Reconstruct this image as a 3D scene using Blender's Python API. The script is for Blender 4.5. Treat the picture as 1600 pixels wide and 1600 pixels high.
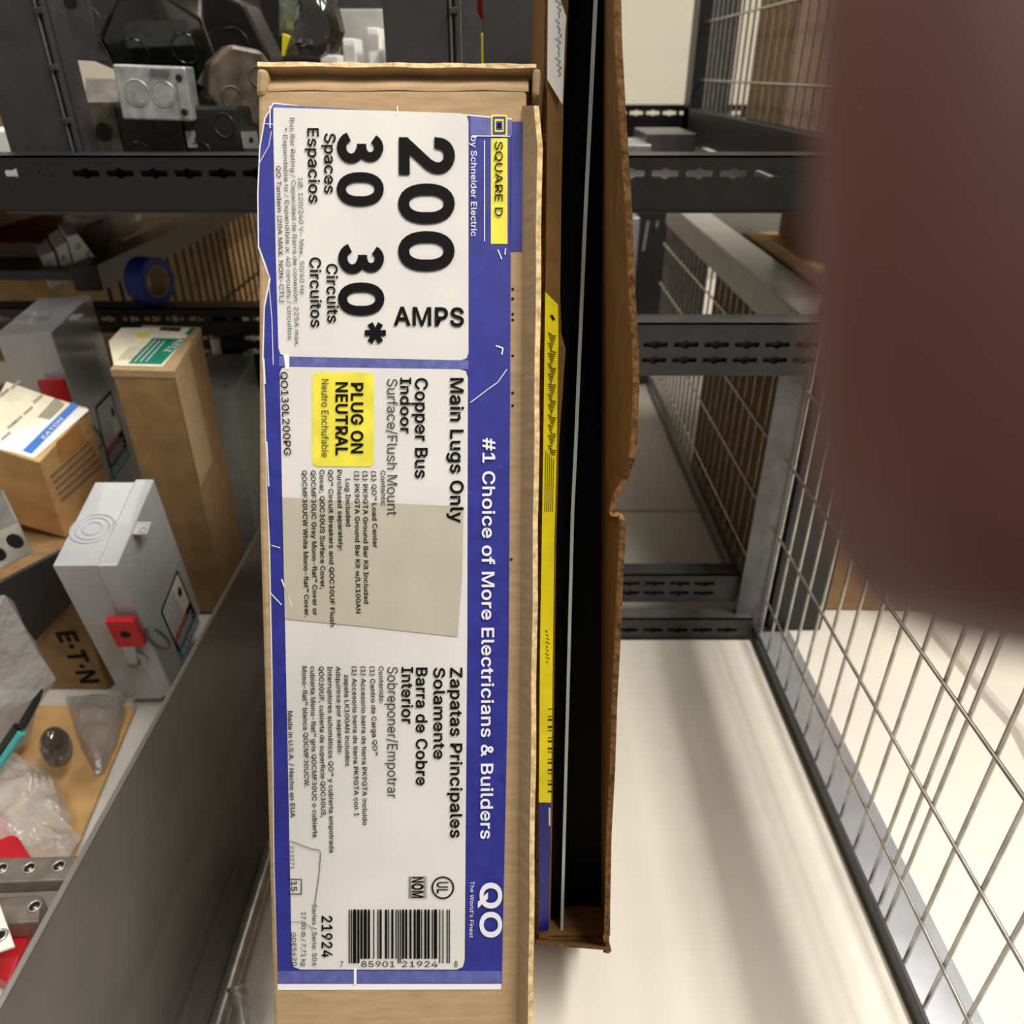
import bpy, bmesh, math, random
from mathutils import Vector, Matrix, noise

for o in list(bpy.data.objects):
    bpy.data.objects.remove(o, do_unlink=True)
SC = bpy.context.scene
COL = SC.collection
R = math.radians
random.seed(7)

# ------------------------------------------------------------------ camera, world, lights, exposure
FPX = 1195.0
TH = R(30.0)
CT, ST = math.cos(TH), math.sin(TH)
cam_d = bpy.data.cameras.new('camera')
cam = bpy.data.objects.new('camera', cam_d)
COL.objects.link(cam)
cam.location = (0, 0, 0)
cam.rotation_euler = (R(90) - TH, 0, 0)
cam_d.sensor_width = 36.0
cam_d.lens = FPX / 1600 * 36
cam_d.clip_start = 0.002
cam_d.dof.use_dof = True
cam_d.dof.focus_distance = 0.36
cam_d.dof.aperture_fstop = 11.0
SC.camera = cam

w = bpy.data.worlds.new('world')
SC.world = w
w.use_nodes = True
w.node_tree.nodes['Background'].inputs[0].default_value = (1.0, 0.95, 0.87, 1)
w.node_tree.nodes['Background'].inputs[1].default_value = 0.20


def area(name, loc, rot, size, power, col=(1, 0.95, 0.87)):
    l = bpy.data.lights.new(name, 'AREA')
    l.shape = 'RECTANGLE'
    l.size, l.size_y = size
    l.energy = power
    l.color = col
    o = bpy.data.objects.new(name, l)
    COL.objects.link(o)
    o.location = loc
    o.rotation_euler = rot
    return o


area('ceiling_light_front', (0.78, -0.25, 1.45), (R(5), R(25), 0), (0.22, 1.3), 33)
area('ceiling_light_middle', (0.95, 0.55, 1.5), (0, R(30), 0), (0.22, 1.5), 30)
area('ceiling_light_left', (-0.75, 0.15, 1.5), (R(5), R(-20), 0), (0.25, 1.2), 12)
area('ceiling_light_back', (-0.5, 1.75, 1.5), (R(-10), 0, 0), (1.6, 0.3), 13)
SC.view_settings.view_transform = 'Standard'
SC.view_settings.look = 'None'
SC.view_settings.gamma = 1.0
SC.view_settings.use_curve_mapping = False
SC.view_settings.exposure = 0.0

# ------------------------------------------------------------------ projection helpers
CX, CU, CF = Vector((1, 0, 0)), Vector((0, ST, CT)), Vector((0, CT, -ST))


def ray(u, v):
    a, b = (u - 800) / FPX, (v - 800) / FPX
    return Vector((a, CT - b * ST, -ST - b * CT))


def at(u, v, x=None, y=None, z=None, t=None):
    d = ray(u, v)
    if x is not None: t = x / d.x
    elif y is not None: t = y / d.y
    elif z is not None: t = z / d.z
    return d * t


class Plane:
    def __init__(s, p, n):
        s.p, s.n = Vector(p), Vector(n).normalized()

    def __call__(s, u, v, off=0.0):
        d = ray(u, v)
        return d * ((s.p + s.n * off).dot(s.n) / d.dot(s.n))


# ------------------------------------------------------------------ materials
def lin(c):
    return tuple(((x / 255) / 12.92 if x <= 10.3 else ((x / 255 + 0.055) / 1.055) ** 2.4) for x in c) + (1,)


MATS = {}


def mat(name, rgb, rough=0.5, metal=0.0, var=0.06, scale=40.0, bump=0.0, stretch=(1, 1, 1), alpha=1.0, spec=0.5,
        transmission=0.0, coat=0.0, speck=None):
    if name in MATS: return MATS[name]
    m = bpy.data.materials.new(name)
    m.use_nodes = True
    nt = m.node_tree
    N, L = nt.nodes, nt.links
    b = N['Principled BSDF']
    b.inputs['Roughness'].default_value = rough
    b.inputs['Metallic'].default_value = metal
    b.inputs['Specular IOR Level'].default_value = spec
    b.inputs['Alpha'].default_value = alpha
    b.inputs['Transmission Weight'].default_value = transmission
    b.inputs['Coat Weight'].default_value = coat
    c = lin(rgb)
    b.inputs['Base Color'].default_value = c
    if var > 0 or bump > 0 or speck:
        tc = N.new('ShaderNodeTexCoord')
        mp = N.new('ShaderNodeMapping')
        mp.inputs['Scale'].default_value = stretch
        nz = N.new('ShaderNodeTexNoise')
        nz.inputs['Scale'].default_value = scale
        nz.inputs['Detail'].default_value = 5
        L.new(tc.outputs['Object'], mp.inputs[0])
        L.new(mp.outputs[0], nz.inputs['Vector'])
        rp = N.new('ShaderNodeValToRGB')
        rp.color_ramp.elements[0].position = 0.3
        rp.color_ramp.elements[1].position = 0.7
        rp.color_ramp.elements[0].color = tuple(max(0, x * (1 - 2 * var)) for x in c[:3]) + (1,)
        rp.color_ramp.elements[1].color = tuple(min(1, x * (1 + 2 * var)) for x in c[:3]) + (1,)
        L.new(nz.outputs['Fac'], rp.inputs[0])
        out = rp.outputs[0]
        if speck:
            n2 = N.new('ShaderNodeTexNoise')
            n2.inputs['Scale'].default_value = speck[1]
            n2.inputs['Detail'].default_value = 8
            n2.inputs['Roughness'].default_value = 0.75
            L.new(tc.outputs['Object'], n2.inputs['Vector'])
            r2 = N.new('ShaderNodeValToRGB')
            r2.color_ramp.elements[0].position = speck[2]
            r2.color_ramp.elements[1].position = speck[2] + 0.06
            L.new(n2.outputs['Fac'], r2.inputs[0])
            mx = N.new('ShaderNodeMix')
            mx.data_type = 'RGBA'
            L.new(r2.outputs[0], mx.inputs['Factor'])
            L.new(out, mx.inputs['A'])
            mx.inputs['B'].default_value = lin(speck[0])
            out = mx.outputs['Result']
        L.new(out, b.inputs['Base Color'])
        if bump > 0:
            bp = N.new('ShaderNodeBump')
            bp.inputs['Strength'].default_value = bump
            bp.inputs['Distance'].default_value = 0.001
            L.new(nz.outputs['Fac'], bp.inputs['Height'])
            L.new(bp.outputs[0], b.inputs['Normal'])
    MATS[name] = m
    return m


CARD = mat('cardboard', (176, 149, 114), 0.85, var=0.07, scale=60, stretch=(1, 1, 6), bump=0.15, spec=0.2)
CARD2 = mat('cardboard_brown', (150, 119, 82), 0.85, var=0.09, scale=50, stretch=(1, 5, 1), bump=0.15, spec=0.2)
CARDW = mat('cardboard_warm', (208, 167, 112), 0.75, var=0.08, scale=40, bump=0.1, spec=0.3)
CARDP = mat('cardboard_pinkish', (196, 160, 136), 0.85, var=0.05, scale=30, spec=0.2)
KRAFT = mat('dark_kraft', (124, 92, 55), 0.85, var=0.08, scale=50, stretch=(1, 5, 1), bump=0.1, spec=0.15)
EDGE = mat('corrugated_edge', (214, 184, 138), 0.9, var=0.2, scale=300, bump=0.4, spec=0.1)
EDGED = mat('corrugated_edge_dark', (120, 88, 55), 0.9, var=0.3, scale=350, bump=0.5, spec=0.1)
BLUE = mat('label_blue', (44, 48, 140), 0.45, var=0.10, scale=120, speck=((170, 172, 215), 90, 0.66))
BLUEF = mat('label_blue_faded', (92, 96, 164), 0.5, var=0.12, scale=200)
BLUED = mat('label_navy', (22, 20, 120), 0.4, var=0.08, scale=100)
WHITE = mat('label_white', (218, 216, 211), 0.5, var=0.025, scale=35, bump=0.12)
PAPER = mat('torn_paper_white', (240, 240, 240), 0.7, var=0.02)
YEL = mat('label_yellow', (232, 220, 70), 0.45, var=0.06, scale=90)
YEL2 = mat('label_bright_yellow', (240, 224, 20), 0.4, var=0.06, scale=60)
INK = mat('black_ink', (14, 12, 14), 0.6, var=0, spec=0.12)
INKG = mat('grey_ink', (62, 58, 60), 0.6, var=0, spec=0.12)
INKW = mat('white_ink', (232, 232, 238), 0.5, var=0)
INKP = mat('purple_pen', (120, 112, 135), 0.5, var=0)
TAPE = mat('packing_tape_beige', (188, 182, 166), 0.3, var=0.05, scale=25, bump=0.3)
STEELD = mat('dark_powder_coat', (33, 33, 35), 0.42, var=0.06, scale=90, spec=0.4)
STEELB = mat('charcoal_steel', (56, 56, 58), 0.4, var=0.08, scale=60, spec=0.45)
STEELG = mat('grey_steel', (112, 112, 114), 0.35, metal=0.5, var=0.08, scale=60)
STEELL = mat('light_grey_steel', (176, 177, 183), 0.22, metal=0.5, var=0.05, scale=40)
WIRE = mat('zinc_wire', (188, 186, 180), 0.3, metal=0.75, var=0.12, scale=80)
WIREB = mat('dark_wire', (60, 58, 55), 0.4, metal=0.5, var=0.12, scale=80)
DECK = mat('cream_laminate', (226, 220, 208), 0.38, var=0.02, scale=8)
DECKP = mat('pale_strip', (214, 210, 200), 0.4, var=0.03, scale=20)
WALL = mat('wall_paint', (214, 208, 190), 0.8, var=0.02, scale=6)
FLOOR = mat('concrete_floor', (150, 145, 136), 0.7, var=0.08, scale=5)
PANEL = mat('grey_satin_panel', (104, 100, 98), 0.33, metal=0.0, var=0.04, scale=25)
ENCL = mat('enclosure_grey', (176, 178, 182), 0.32, metal=0.15, var=0.03, scale=30, coat=0.2)
ENCLG = mat('enclosure_greenish_grey', (150, 154, 150), 0.5, var=0.05, scale=60)
GALV = mat('galvanized', (178, 180, 180), 0.4, metal=0.6, var=0.16, scale=110)
ALU = mat('aluminium', (190, 188, 182), 0.35, metal=0.8, var=0.08, scale=70)
ALUD = mat('dull_aluminium', (140, 132, 120), 0.42, metal=0.6, var=0.1, scale=90)
BLK = mat('black_metal', (30, 29, 28), 0.35, var=0.1, scale=50)
BLKG = mat('black_gloss', (16, 17, 16), 0.12, var=0.1, scale=50, coat=0.5)
OLIVE = mat('tarnished_metal', (92, 84, 72), 0.4, metal=0.4, var=0.22, scale=90)
HOLE = mat('hole_black', (8, 8, 8), 0.9, var=0)
REDP = mat('red_plastic', (196, 30, 42), 0.35, var=0.05)
REDC = mat('red_carton', (120, 22, 20), 0.6, var=0.06)
WHT = mat('white_plastic', (235, 233, 228), 0.45, var=0.02)
GREEN = mat('label_green', (30, 132, 108), 0.5, var=0.05)
CYAN = mat('label_cyan', (54, 146, 184), 0.4, var=0.04)
BLUEL = mat('label_azure', (50, 118, 208), 0.4, var=0.04)
BLUET = mat('blue_tape', (22, 48, 148), 0.5, var=0.05)
TEAL = mat('teal_plastic', (70, 180, 180), 0.3, var=0.03)
CREAM = mat('label_cream', (242, 234, 208), 0.55, var=0.04, scale=80)
SKIN = mat('skin', (106, 61, 53), 0.5, var=0.06, scale=60)  # darker than lit skin: the finger's shade is put into this colour
NAIL = mat('nail', (176, 110, 98), 0.25, var=0.02)


def film(name, rgb, fac, rough=0.12, scale=45, bump=1.0):
    m = bpy.data.materials.new(name)
    m.use_nodes = True
    nt = m.node_tree
    N, L = nt.nodes, nt.links
    b = N['Principled BSDF']
    b.inputs['Base Color'].default_value = lin(rgb)
    b.inputs['Roughness'].default_value = rough
    b.inputs['Specular IOR Level'].default_value = 1.0
    b.inputs['Coat Weight'].default_value = 1.0
    b.inputs['Coat Roughness'].default_value = 0.06
    t = N.new('ShaderNodeBsdfTransparent')
    mx = N.new('ShaderNodeMixShader')
    mx.inputs[0].default_value = fac
    L.new(t.outputs[0], mx.inputs[1])
    L.new(b.outputs[0], mx.inputs[2])
    L.new(mx.outputs[0], N['Material Output'].inputs[0])
    tc = N.new('ShaderNodeTexCoord')
    nz = N.new('ShaderNodeTexNoise')
    nz.inputs['Scale'].default_value = scale
    nz.inputs['Detail'].default_value = 4
    bp = N.new('ShaderNodeBump')
    bp.inputs['Strength'].default_value = bump
    bp.inputs['Distance'].default_value = 0.006
    L.new(tc.outputs['Object'], nz.inputs['Vector'])
    L.new(nz.outputs['Fac'], bp.inputs['Height'])
    L.new(bp.outputs[0], b.inputs['Normal'])
    MATS[name] = m
    return m


FILM = film('clear_film', (232, 226, 218), 0.5, rough=0.08)
FILMG = film('grey_film', (172, 170, 167), 0.6, rough=0.25)
FILMD = film('smoky_plastic', (52, 50, 48), 0.75, rough=0.08, scale=15, bump=0.3)
TUBEM = film('clear_tube', (220, 215, 210), 0.35, rough=0.1, bump=0.05)

# ------------------------------------------------------------------ mesh builder
WM = {}


class MB:
    def __init__(s, *mats):
        s.v, s.f, s.mi, s.mats, s.sm = [], [], [], list(mats), []

    def _m(s, m):
        if m is None: return 0
        if isinstance(m, int): return m
        if m not in s.mats: s.mats.append(m)
        return s.mats.index(m)

    def add(s, vs, fs, m=None, smooth=False):
        k = len(s.v)
        s.v += [Vector(p) for p in vs]
        i = s._m(m)
        for f in fs:
            s.f.append([k + j for j in f]); s.mi.append(i); s.sm.append(smooth)
        return s

    def poly(s, pts, m=None):
        return s.add(pts, [list(range(len(pts)))], m)

    def box(s, lo, hi, m=None, M=None):
        x0, y0, z0 = lo; x1, y1, z1 = hi
        vs = [Vector(p) for p in ((x0, y0, z0), (x1, y0, z0), (x1, y1, z0), (x0, y1, z0), (x0, y0, z1), (x1, y0, z1), (x1, y1, z1), (x0, y1, z1))]
        if M: vs = [M @ p for p in vs]
        return s.add(vs, [[3, 2, 1, 0], [4, 5, 6, 7], [0, 1, 5, 4], [1, 2, 6, 5], [2, 3, 7, 6], [3, 0, 4, 7]], m)

    def prism(s, pts, vec, m=None):
        n = len(pts); vec = Vector(vec)
        vs = [Vector(p) for p in pts] + [Vector(p) + vec for p in pts]
        fs = [list(range(n))[::-1], list(range(n, 2 * n))] + [[i, (i + 1) % n, n + (i + 1) % n, n + i] for i in range(n)]
        return s.add(vs, fs, m)

    def tube(s, path, r, seg=8, m=None, caps=True, smooth=True):
        path = [Vector(p) for p in path]; n = len(path)
        rs = r if isinstance(r, (list, tuple)) else [r] * n
        vs = []; up = None
        for i, p in enumerate(path):
            d = (path[min(i + 1, n - 1)] - path[max(i - 1, 0)]).normalized()
            if up is None:
                up = Vector((0, 0, 1)) if abs(d.z) < 0.9 else Vector((1, 0, 0))
            a = d.cross(up).normalized(); b = a.cross(d).normalized(); up = b
            for k in range(seg):
                t = 2 * math.pi * k / seg
                vs.append(p + (a * math.cos(t) + b * math.sin(t)) * rs[i])
        fs = []
        for i in range(n - 1):
            for k in range(seg):
                fs.append([i * seg + k, i * seg + (k + 1) % seg, (i + 1) * seg + (k + 1) % seg, (i + 1) * seg + k])
        s.add(vs, fs, m, smooth)
        if caps:
            s.add(vs[:seg], [list(range(seg))[::-1]], m)
            s.add(vs[-seg:], [list(range(seg))], m)
        return s

    def ring(s, c, ax, r, rt, seg=32, m=None):
        ax = Vector(ax).normalized()
        a = ax.orthogonal().normalized(); b = ax.cross(a)
        c = Vector(c); n = 8
        vs = []
        for i in range(seg):
            t = 2 * math.pi * i / seg
            d = a * math.cos(t) + b * math.sin(t)
            for k in range(n):
                q = 2 * math.pi * k / n
                vs.append(c + d * (r + rt * math.cos(q)) + ax * rt * math.sin(q))
        fs = [[i * n + k, i * n + (k + 1) % n, ((i + 1) % seg) * n + (k + 1) % n, ((i + 1) % seg) * n + k] for i in range(seg) for k in range(n)]
        return s.add(vs, fs, m, True)

    def disc(s, c, ax, r, h, seg=24, m=None):
        ax = Vector(ax).normalized(); c = Vector(c)
        a = ax.orthogonal().normalized(); b = ax.cross(a)
        pts = [c + (a * math.cos(2 * math.pi * i / seg) + b * math.sin(2 * math.pi * i / seg)) * r for i in range(seg)]
        return s.prism(pts, ax * h, m)

    def sphere(s, c, r, seg=16, rings=10, m=None):
        c = Vector(c); r = Vector(r) if not isinstance(r, (int, float)) else Vector((r, r, r))
        vs = [c + Vector((0, 0, r.z))]
        for i in range(1, rings):
            t = math.pi * i / rings
            for k in range(seg):
                q = 2 * math.pi * k / seg
                vs.append(c + Vector((r.x * math.sin(t) * math.cos(q), r.y * math.sin(t) * math.sin(q), r.z * math.cos(t))))
        vs.append(c - Vector((0, 0, r.z)))
        fs = [[0, 1 + k, 1 + (k + 1) % seg] for k in range(seg)]
        for i in range(rings - 2):
            for k in range(seg):
                a = 1 + i * seg + k; b = 1 + i * seg + (k + 1) % seg
                fs.append([a, a + seg, b + seg, b])
        e = len(vs) - 1; o = 1 + (rings - 2) * seg
        fs += [[e, o + (k + 1) % seg, o + k] for k in range(seg)]
        return s.add(vs, fs, m, True)

    def build(s, name, parent=None, local=False, bevel=0.0, solid=0.0, subsurf=0, weld=False):
        me = bpy.data.meshes.new(name)
        vs = s.v
        if parent is not None and not local:
            inv = WM[parent.name].inverted()
            vs = [inv @ p for p in vs]
        me.from_pydata([tuple(p) for p in vs], [], s.f)
        for m in s.mats: me.materials.append(m)
        for p, i, q in zip(me.polygons, s.mi, s.sm):
            p.material_index = i; p.use_smooth = q
        if weld:
            bm = bmesh.new(); bm.from_mesh(me)
            bmesh.ops.remove_doubles(bm, verts=bm.verts, dist=1e-6)
            bmesh.ops.recalc_face_normals(bm, faces=bm.faces)
            bm.to_mesh(me); bm.free()
        me.update()
        o = bpy.data.objects.new(name, me)
        COL.objects.link(o)
        WM[o.name] = Matrix()
        if parent is not None:
            o.parent = parent
            WM[o.name] = WM[parent.name]
        if solid:
            md = o.modifiers.new('thickness', 'SOLIDIFY'); md.thickness = solid; md.offset = -1
        if bevel:
            md = o.modifiers.new('bevel', 'BEVEL'); md.width = bevel; md.segments = 2; md.limit_method = 'ANGLE'
            md.angle_limit = R(40)
        if subsurf:
            md = o.modifiers.new('subdivision', 'SUBSURF'); md.levels = md.render_levels = subsurf
        return o


def tag(o, label, cat=None, group=None, kind=None):
    if label: o['label'] = label
    if cat: o['category'] = cat
    if group: o['group'] = group
    if kind: o['kind'] = kind
    return o


def thing(name, label, cat, M=None, loc=None, group=None):
    o = bpy.data.objects.new(name, None)
    o.empty_display_size = 0.02
    COL.objects.link(o)
    M = M or Matrix.Translation(Vector(loc or (0, 0, 0)))
    o.matrix_world = M
    WM[o.name] = M.copy()
    return tag(o, label, cat, group)


# lettering: sans-serif glyph outlines in thousandths (code point: advance, contours as x, y, x, y ...)
GLYPHS = {
35:(440,[[242,0,326,509,377,509,294,0],[10,140,19,192,400,192,391,140],[64,0,147,509,198,509,115,0],[40,316,49,368,429,368,421,316]]),
38:(448,[[197,-7,150,-2,110,12,78,34,54,62,39,96,34,133,37,163,47,189,85,235,237,352,255,375,262,405,258,427,245,445,226,457,201,461,168,453,145,431,137,399,145,363,204,284,438,0,364,0,121,293,87,344,75,398,79,430,91,458,109,481,134,499,165,510,200,513,235,510,266,499,290,482,308,459,320,433,324,404,315,362,291,325,154,217,110,174,97,131,109,87,143,57,193,46,251,59,301,95,336,151,349,224,408,224,397,144,371,92,333,47,305,23,271,7]]),
39:(206,[[78,318,70,509,136,509,128,318]]),
40:(273,[[89,207,101,324,132,441,177,539,236,539,191,428,161,313,151,207,160,115,188,16,236,-96,177,-96,139,-21,111,55,95,131]]),
41:(273,[[37,-96,86,18,113,116,122,207,112,313,82,428,37,539,97,539,142,441,173,323,184,207,178,130,161,53,134,-22,97,-96]]),
42:(453,[[201,223,206,331,114,272,89,315,186,365,89,415,114,459,206,400,201,509,250,509,246,400,337,459,362,415,266,365,362,315,337,272,246,331,250,223]]),
44:(188,[[38,-119,68,71,137,71,84,-119]]),
45:(453,[[337,244,337,188,114,188,114,244]]),
46:(188,[[78,-1,53,24,53,59,78,83,113,83,138,59,138,24,113,-1]]),
47:(249,[[235,533,71,-76,14,-76,178,533]]),
48:(453,[[227,-7,174,1,130,24,95,62,69,113,53,178,48,254,53,330,69,395,95,447,130,484,174,508,227,516,279,508,323,484,358,447,384,395,400,330,405,254,400,178,384,113,359,62,323,24,279,1],[227,50,261,56,290,74,313,103,330,144,340,194,340,314,330,365,313,405,290,435,261,453,227,460,192,453,163,435,140,405,123,365,113,314,113,194,123,144,140,103,163,74,192,56]]),
49:(453,[[76,0,76,55,391,55,391,0],[276,509,276,0,212,0,209,448,86,358,86,427,198,509]]),
50:(453,[[64,0,64,47,282,282,311,327,320,371,317,397,293,436,273,449,224,460,172,447,139,413,127,362,66,362,71,405,86,442,111,473,143,496,182,511,225,516,268,511,306,497,337,474,361,445,376,411,381,372,371,318,336,259,153,57,389,57,389,0]]),
51:(453,[[218,-7,173,-3,133,10,98,30,70,57,52,91,44,132,109,132,115,107,144,71,165,59,219,50,275,61,297,74,315,93,325,116,326,172,316,196,299,217,275,234,242,244,157,248,157,299,288,452,70,452,70,509,372,509,372,461,211,278,211,289,264,288,308,276,344,253,371,222,387,186,393,145,387,103,370,66,344,36,309,12,266,-2]]),
52:(453,[[40,105,40,158,247,509,311,509,109,163,413,163,413,105],[282,0,282,121,282,146,282,318,343,318,343,0]]),
53:(453,[[221,-7,178,-2,140,11,108,32,83,60,66,93,60,130,122,130,138,89,173,60,221,50,250,53,276,64,298,82,314,104,324,131,324,193,314,221,297,244,275,262,248,273,218,277,167,268,128,246,67,253,96,509,366,509,366,452,151,452,136,301,178,325,229,334,294,321,345,285,379,231,391,163,385,117,369,76,343,41,309,15,268,-1]]),
54:(453,[[226,-7,182,-1,142,15,109,40,84,74,69,115,64,162,68,199,80,239,137,340,252,509,322,509,151,261,145,261,165,288,196,307,235,314,278,309,316,295,346,271,370,240,384,201,389,157,384,112,368,73,343,39,310,14,271,-2],[226,48,254,52,279,63,314,101,324,128,324,187,314,213,279,251,254,262,198,262,174,252,153,235,138,214,128,188,128,128,138,102,153,79,174,63,198,52]]),
55:(453,[[97,0,323,452,62,452,62,509,391,509,391,449,165,0]]),
56:(453,[[226,-7,178,-2,136,11,101,33,74,62,57,96,52,135,65,195,101,241,153,267,119,282,93,308,76,342,70,380,75,417,90,450,114,477,146,498,184,511,226,516,269,511,306,498,337,477,361,450,377,417,382,380,376,342,359,308,333,282,300,265,327,256,372,220,397,166,401,135,395,96,378,62,352,33,317,11,275,-2],[258,52,307,74,323,91,333,113,333,165,322,189,305,208,256,232,196,232,147,208,130,189,119,165,119,113,129,91,145,74,195,52],[226,290,274,300,307,330,319,376,308,420,275,449,226,460,177,449,145,420,133,376,145,330,178,300]]),
57:(453,[[226,516,271,510,310,494,343,468,368,434,384,393,389,347,385,309,373,270,315,168,200,0,130,0,301,248,307,248,287,221,257,202,218,195,175,199,137,214,106,237,83,269,68,307,64,352,69,397,85,436,110,469,143,494,182,510],[226,460,199,457,174,446,154,429,138,407,129,381,129,322,138,295,154,274,174,257,199,247,254,247,279,257,299,273,314,295,324,321,324,381,314,407,299,429,279,446,254,457]]),
58:(188,[[78,-1,53,24,53,59,78,83,113,83,138,59,138,24,113,-1],[78,274,53,299,53,334,78,359,113,359,138,334,138,299,113,274]]),
65:(480,[[16,0,201,509,276,509,463,0,395,0,264,372,232,478,245,478,191,302,85,0],[110,142,110,199,370,199,370,142]]),
66:(456,[[60,0,60,509,241,509,289,504,329,491,359,469,381,442,394,410,398,374,387,320,356,286,315,267,315,262,363,245,385,227,402,203,414,173,418,136,413,100,400,67,377,39,344,18,301,4],[125,57,245,57,296,63,330,80,349,105,355,137,342,184,306,218,279,228,125,231],[125,285,238,285,288,296,323,326,333,348,336,372,330,403,313,429,283,446,240,452,125,452]]),
67:(510,[[267,-7,205,1,150,25,104,63,70,115,48,179,40,254,48,329,70,393,104,445,150,484,205,508,267,516,340,504,402,471,448,418,473,348,408,348,389,395,357,428,315,449,267,456,223,450,184,432,150,403,125,364,109,314,103,254,109,194,125,145,151,105,184,76,223,59,267,53,315,60,357,81,389,114,408,160,473,160,448,91,402,38,341,5]]),
68:(502,[[219,0,96,0,96,57,215,57,272,63,318,81,354,110,379,149,394,198,399,255,394,312,379,361,354,399,320,428,275,446,221,452,93,452,93,509,225,509,294,501,353,478,399,441,433,391,455,329,462,255,455,181,433,119,398,68,351,31,291,8],[125,509,125,0,60,0,60,509]]),
69:(419,[[60,0,60,509,372,509,372,452,125,452,125,286,355,286,355,229,125,229,125,57,375,57,375,0]]),
70:(410,[[60,0,60,509,369,509,369,452,125,452,125,278,346,278,346,221,125,221,125,0]]),
71:(520,[[269,-7,205,1,149,25,104,64,69,116,47,179,40,254,47,329,69,393,103,445,149,484,203,508,265,516,340,504,403,469,449,416,474,349,408,349,387,393,356,427,315,448,265,456,222,450,183,432,150,404,125,364,109,314,103,254,109,194,125,145,151,105,184,76,224,59,269,53,309,57,345,71,374,93,396,123,410,160,415,202,434,199,283,199,283,256,478,256,471,141,451,91,419,50,377,19,326,0]]),
72:(517,[[60,0,60,509,125,509,125,289,392,289,392,509,457,509,457,0,392,0,392,232,125,232,125,0]]),
73:(300,[[31,0,31,57,118,57,118,452,31,452,31,509,269,509,269,452,183,452,183,57,269,57,269,0]]),
75:(467,[[104,145,104,216,212,344,364,509,448,509,228,276],[60,0,60,509,125,509,124,225,125,193,125,0],[372,0,188,259,228,309,449,0]]),
76:(393,[[60,0,60,509,125,509,125,57,361,57,361,0]]),
77:(628,[[60,0,60,509,152,509,322,49,307,49,352,187,476,509,568,509,568,0,504,0,507,457,513,457,456,291,342,0,286,0,112,457,119,457,122,0]]),
78:(523,[[60,0,60,509,136,509,388,107,414,55,405,54,399,195,399,509,463,509,463,0,387,0,108,452,119,454,125,291,125,0]]),
79:(533,[[267,-7,205,1,150,25,105,63,70,115,48,179,40,254,48,329,70,393,105,445,150,484,205,508,267,516,329,508,384,484,429,445,464,393,486,329,493,254,486,179,464,115,429,63,384,25,329,1],[267,53,310,59,349,76,383,105,408,144,425,194,430,254,425,314,408,365,383,404,349,433,310,450,267,456,223,450,184,433,151,404,125,364,109,314,103,254,109,194,125,144,151,105,184,76,223,59]]),
80:(445,[[60,0,60,509,235,509,289,503,332,487,366,462,390,430,404,391,409,348,404,304,390,265,366,233,332,207,289,191,235,186,109,186,109,242,269,246,297,256,318,272,333,294,344,348,333,402,318,423,297,439,268,449,125,452,125,0]]),
81:(533,[[245,159,313,159,468,-48,401,-48,346,27,331,46],[267,-7,205,1,150,25,105,63,70,115,48,179,40,254,48,329,70,393,105,445,150,484,205,508,267,516,329,508,384,484,429,445,464,393,486,329,493,254,486,179,464,115,429,63,384,25,329,1],[267,53,310,59,349,76,383,105,408,144,425,194,430,254,425,314,408,365,383,404,349,433,310,450,267,456,223,450,184,433,151,404,125,364,109,314,103,254,109,194,125,144,151,105,184,76,223,59]]),
82:(449,[[60,0,60,509,236,509,290,504,333,489,367,465,390,433,405,395,409,352,405,309,390,271,367,240,333,217,289,203,236,198,96,198,96,255,269,258,298,267,319,281,334,300,345,352,334,405,319,425,298,440,269,449,125,452,125,0],[353,0,230,229,303,229,428,0]]),
83:(447,[[224,-9,172,-4,128,9,91,31,64,60,46,96,38,137,104,137,110,110,123,88,166,59,224,49,286,60,311,74,329,92,341,114,346,139,342,161,332,179,296,205,128,260,86,289,60,326,52,372,58,413,75,448,102,476,138,498,180,511,227,516,275,511,316,498,351,476,377,449,394,415,401,378,337,378,326,412,302,437,267,453,225,459,167,448,129,418,118,398,115,376,119,352,131,334,169,308,312,264,359,238,395,198,405,171,408,139,403,99,386,64,360,34,323,11,278,-4]]),
84:(449,[[32,452,32,509,417,509,417,452,257,452,257,0,193,0,193,452]]),
85:(517,[[259,-8,203,-2,154,15,114,43,85,80,66,124,60,173,60,509,124,509,124,178,128,144,141,113,160,87,187,68,220,56,259,52,298,56,331,68,357,87,377,113,389,144,393,178,393,509,457,509,457,173,451,124,433,80,403,43,363,15,315,-2]]),
86:(480,[[204,0,16,509,84,509,215,137,248,31,235,31,290,206,395,509,463,509,278,0]]),
87:(686,[[155,0,16,509,82,509,197,40,189,40,224,196,306,509,380,509,497,40,488,40,523,196,603,509,670,509,530,0,455,0,351,391,336,475,350,475,318,323,230,0]]),
88:(474,[[18,0,217,284,217,236,29,509,104,509,243,292,232,292,298,400,374,509,446,509,259,239,259,287,456,0,382,0,230,231,244,231,182,129,91,0]]),
90:(438,[[42,0,42,46,341,476,348,454,40,452,40,509,397,509,397,462,97,33,90,54,399,57,399,0]]),
97:(389,[[160,-9,126,-5,94,5,68,22,48,45,35,73,30,108,34,138,43,161,78,193,125,211,265,235,276,257,267,297,240,322,196,331,149,322,118,301,100,274,41,291,57,322,79,346,133,375,194,384,239,379,286,360,306,343,322,320,333,290,337,0,277,0,277,52,252,25,215,1],[170,45,202,49,228,59,263,93,276,138,276,190,134,159,103,139,92,105,102,72,130,52]]),
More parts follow.
